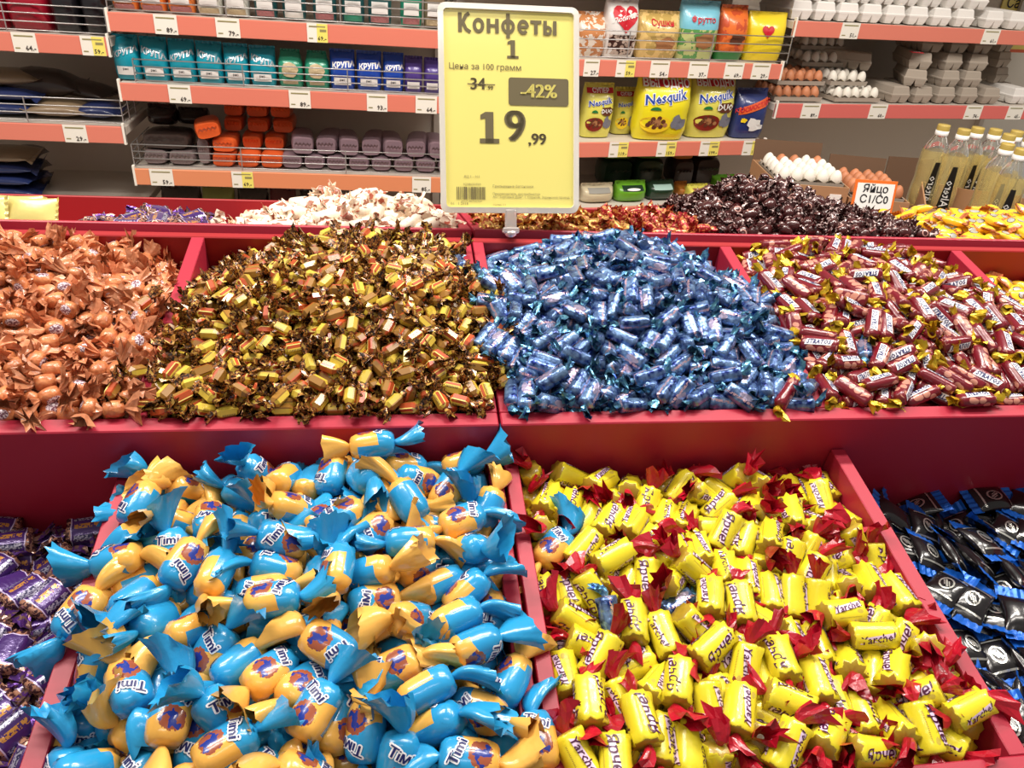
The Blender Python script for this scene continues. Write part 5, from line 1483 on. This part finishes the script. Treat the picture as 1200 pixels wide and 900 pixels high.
tag(bpy.data.objects['egg_tray_stack.001'], 'stack of grey egg trays filling the middle cardboard box', 'egg tray')
# egg price sign
pS = at(1027, 232, 2.37)
es = empty('egg_sign', M=Matrix.Translation((pS.x, 2.385, pS.z)) @ Matrix.Rotation(math.radians(-6), 4, 'Z') @ Matrix.Rotation(math.radians(-12), 4, 'X')); tag(es, 'white egg price card with orange frame leaning on the boxes', 'sign')
MB().box(-0.072, 0.072, 0, 0.004, -0.055, 0.052, 0, 0.001).obj('frame', pm('bright_orange', (232, 112, 40), bump=0), es)
MB().box(-0.063, 0.063, -0.002, 0.0, -0.06, 0.042).obj('card', white, es)
et = MB(); et.txt('Яйцо', 0.036, lambda x, y: (x, -0.003, y + 0.024), 0, 0.012, res=2); et.txt('С1/С0', 0.036, lambda x, y: (x, -0.003, y - 0.010), 0, 0.012, res=2); et.obj('lettering', inkd, es)
MB().box(-0.01, 0.01, 0.004, 0.01, -0.22, -0.04).obj('foot', m_fr, es)
# oil box and bottles
pC = at(1092, 230, 2.30)
MC_ = Matrix.Translation((pC.x + 0.22, 2.19, 0.562)) @ Matrix.Rotation(math.radians(-30), 4, 'Z')
bxC = card_box(MC_, 0.50, 0.36, 0.25, 'brown cardboard box of oil bottles at the right', ('none',))
MB().txt('Altero', 0.075, lambda x, y: (x - 0.12, -0.001, y + 0.20), 0, -0.005, res=2).obj('lettering', inkd, bxC)
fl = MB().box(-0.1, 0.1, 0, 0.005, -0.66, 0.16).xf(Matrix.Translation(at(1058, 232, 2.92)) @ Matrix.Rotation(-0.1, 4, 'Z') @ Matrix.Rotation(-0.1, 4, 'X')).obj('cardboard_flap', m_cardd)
tag(fl, 'dark cardboard flap standing up left of the oil bottles', 'cardboard')
m_oil = mat('sunflower_oil', (240, 224, 160), rough=0.1, trans=0.72, ior=1.08); m_pet = mat('clear_bottle', (236, 236, 230), rough=0.05, trans=0.92, ior=1.2)
m_capy = mat('olive_gold_cap', (186, 162, 84), rough=0.4); m_bl = mat('black_bottle_label', (24, 22, 20), rough=0.4)
bp = [(0.0, 0.0), (0.030, 0.001), (0.034, 0.008), (0.034, 0.07), (0.0315, 0.10), (0.034, 0.13), (0.034, 0.19), (0.0325, 0.205)]
bt = [(0.0325, 0.205), (0.029, 0.222), (0.020, 0.243), (0.0145, 0.255), (0.0140, 0.272)]
BM = [('oil_body', MB().lathe(bp, 20, 0, sq=3.2).mesh('oil_body', m_oil)), ('bottle_neck', MB().lathe(bt, 20, 0, sq=2.3).mesh('bottle_neck', m_pet)),
      ('cap', MB().lathe([(0.0, 0.292), (0.0165, 0.292), (0.0175, 0.288), (0.0175, 0.272)][::-1], 16).mesh('cap', m_capy)), ('cap_seal', MB().lathe([(0.0178, 0.257), (0.0182, 0.258), (0.0182, 0.2725), (0.0, 0.2725)], 16).mesh('cap_seal', white))]
lbm = MB(); lbm.grid(lambda i, j: (-0.017 * (1 - 0.6 * j / 6) + 0.034 * (1 - 0.6 * j / 6) * i / 3, -0.0352, 0.02 + 0.15 * j / 6), 3, 6, 0)
lbm.txt('Altero', 0.036, lambda x, y: (y * 0.9 - 0.0, -0.0362, 0.075 + x), 1, 0.0, res=1)
BM.append(('label', lbm.mesh('label', [m_bl, white])))
caps = ((1107, 146), (1131, 151), (1147, 149), (1168, 151), (1184, 157), (1193, 153), (1182, 168), (1199, 174), (1209, 160))
for i, (px, py) in enumerate(caps):
    p = atz(px, py, 0.57 + 0.292 + 0.155)
    r = empty('oil_bottle', M=Matrix.Translation((p.x, p.y, 0.57 + 0.155)) @ Matrix.Rotation(math.radians((-8, -20, 10, -30, 5, 25, 0, -15, 0)[i]), 4, 'Z'))
    tag(r, 'clear oil bottle with olive cap, ' + ('leftmost, apart from the rest', 'second from the left', 'behind and right of the second one', 'under the second price card from the right', 'with tall cap before the rearmost ones', 'rear one near the right edge', 'lower front one near the right edge', 'frontmost one cut by the right edge', 'rear one beyond the right edge')[i], 'bottle', 'oil bottles in the cardboard box')
    for nm, me in BM: link(nm, me, r).scale = (1.22, 1.22, 1)
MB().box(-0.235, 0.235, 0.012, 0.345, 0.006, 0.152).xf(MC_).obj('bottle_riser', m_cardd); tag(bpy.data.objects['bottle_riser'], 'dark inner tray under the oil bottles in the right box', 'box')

# lemon foil pouches at the far left of the back row
for i, (u_, w_, ln_) in enumerate(((-0.60, 0.02, 0.075), (-0.562, 0.055, 0.06), (-0.528, 0.025, 0.055))):
    M_ = FR_C @ Matrix.Translation((u_, w_, 0.006)) @ Matrix.Rotation(math.radians(6 - 8 * i), 4, 'Z') @ Matrix.Rotation(math.radians(62), 4, 'X')
    r = empty('foil_pouch', M=M_); tag(r, ('lemon foil pouch at the far left edge of the back row', 'lemon foil pouch behind the other two in the back row', 'lemon foil pouch nearest the purple candies')[i], 'pouch', 'lemon foil pouches')
    pillow(MB(), 0.075, 0.05, 0.014, seed=i).obj('pouch', MATS['lemon_foil'], r)
    crimp_strip(MB(), 0.035, 0.042, 0.05, 0, i).obj('crimped_end', MATS['lemon_foil'], r)
